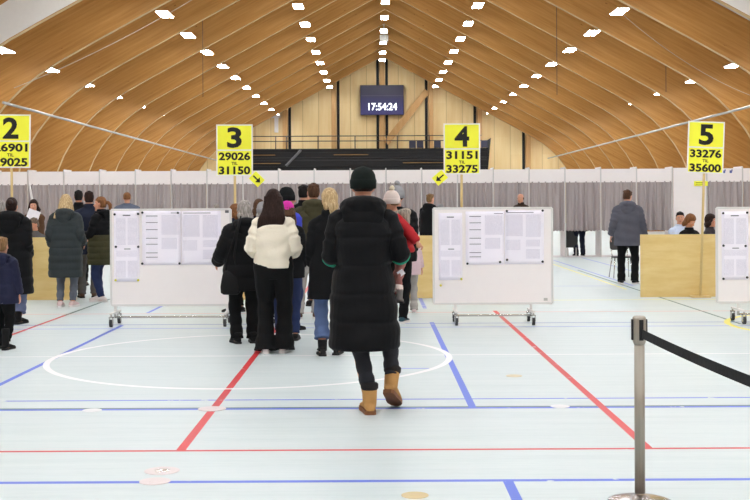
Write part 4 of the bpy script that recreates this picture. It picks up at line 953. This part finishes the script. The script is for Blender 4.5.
p = Person('woman with brown ponytail in a black and olive quilted jacket and dark jeans', *pf(102, 301.5), 1.2, 1.72, hands=((-.22, .3, 1.08), (.22, .28, 1.05)), shw=.17, girth=.01, feet=((-.1, -.06, 6, 0), (.1, .1, 0, 0)), headyaw=15)
p.trousers(JEAND, 1.0, .09); p.coat(BLK, hem=1.06, bulk=.03, puff=.008, seg=.1, sl_r=1.1, collar=.06); p.hood(BLK, .95); p.shoes(WHSH, WSOLE, sc=1.08); p.hair(HGI, 'ponytail')
k = p.k; bm = bmesh.new(); R = []
for i in range(26):
    z = .62+.5*i/25; q = abs(math.sin(PI*(z-.62)/.1))**.55*.012; a = np.interp(z, [.62, .92, 1.06, 1.12], [.245, .25, .232, .228])+q; b = np.interp(z, [.62, .92, 1.12], [.2, .2, .182])+q; R.append(ering((0, 0, z*k), a*k, b*k, 32, 2.3))
loft(bm, R); link('jacket_skirt', fuse(bm, .008, 1, .4), OLQ, p.t)
p = Person('short-haired man in a grey blue jacket standing beyond the board under sign three', *pd(127, 26), .1, 1.87, shw=.2); p.trousers(BLKP); p.coat(fabric('grey_blue_jacket', (92, 98, 114), .85), hem=.8, bulk=.07, collar=.03); p.shoes(BKLE, DSOLE); p.hair(HGI, 'buzz')
p = Person('grey-haired person whose head top shows above the board under sign three', *pd(216.5, 27.5), 0, 1.59, shw=.17); p.trousers(BLKP); p.coat(NAVYW, hem=.8, bulk=.02); p.shoes(BKLE, DSOLE); p.hair(HGR, 'short')
X, Y = pd(34, 23)
p = Person('dark-haired woman in a brown coat holding up a white paper', X, Y, PI-.15, 1.69, hands=((-.1, .3, 1.28), (.2, .2, 1.02)), shw=.17, headyaw=20); p.trousers(BLKP); p.coat(BROWNC, hem=.55, bulk=.03, collar=.03); p.shoes(BKLE, DSOLE); p.hair(HDB, 'long', .12)
wr = p.arms[0][2]; M = Matrix.Rotation(PI-.15, 3, 'Z'); q = M@(wr+V(0, .09, .02))+V(X, Y, 0)
t = tag(link('ballot_paper', None), '', 'paper') if False else None
bm = bmesh.new(); Mr = Matrix.Rotation(.35, 4, 'Y'); box(bm, -.12, .12, -.0015, .0015, -.05, .25, M=Mr); o = obj('sheet_of_paper', bm, mat('paper_white', (238, 234, 240), .6), None, False, q+V(.02, -.03, 0)); tag(o, 'white sheet of paper held up by the woman in the brown coat', 'paper')
clerk(34, 20.6, 0, 1.68, 'grey brown haired polling clerk seated low behind the desk under sign two', hairmat('grey_brown_hair', (104, 90, 78)), 'short', GREYT, -40, -20)
chair(px2x(34, 20.6), 20.6, PI, 'dark chair under the grey brown haired polling clerk')
p = Person('grey-haired person at the picture edge beyond the woman with the bun', *pd(1, 18.2), .1, 1.66, shw=.18); p.trousers(BLKP); p.coat(NAVYW, hem=.7, bulk=.02, collar=.04); p.shoes(BKLE, DSOLE); p.hair(HGR, 'short')

q = at(401, 273, 8.84); bm = bmesh.new(); box(bm, -.026, .026, -.001, .001, -.022, .022, M=Matrix.Rotation(-.6, 4, 'Y')); tag(obj('folded_card', bm, mat('paper_white', (238, 234, 240), .6), None, False, q), 'small white folded card sticking out beside the toddler\'s sock', 'paper')
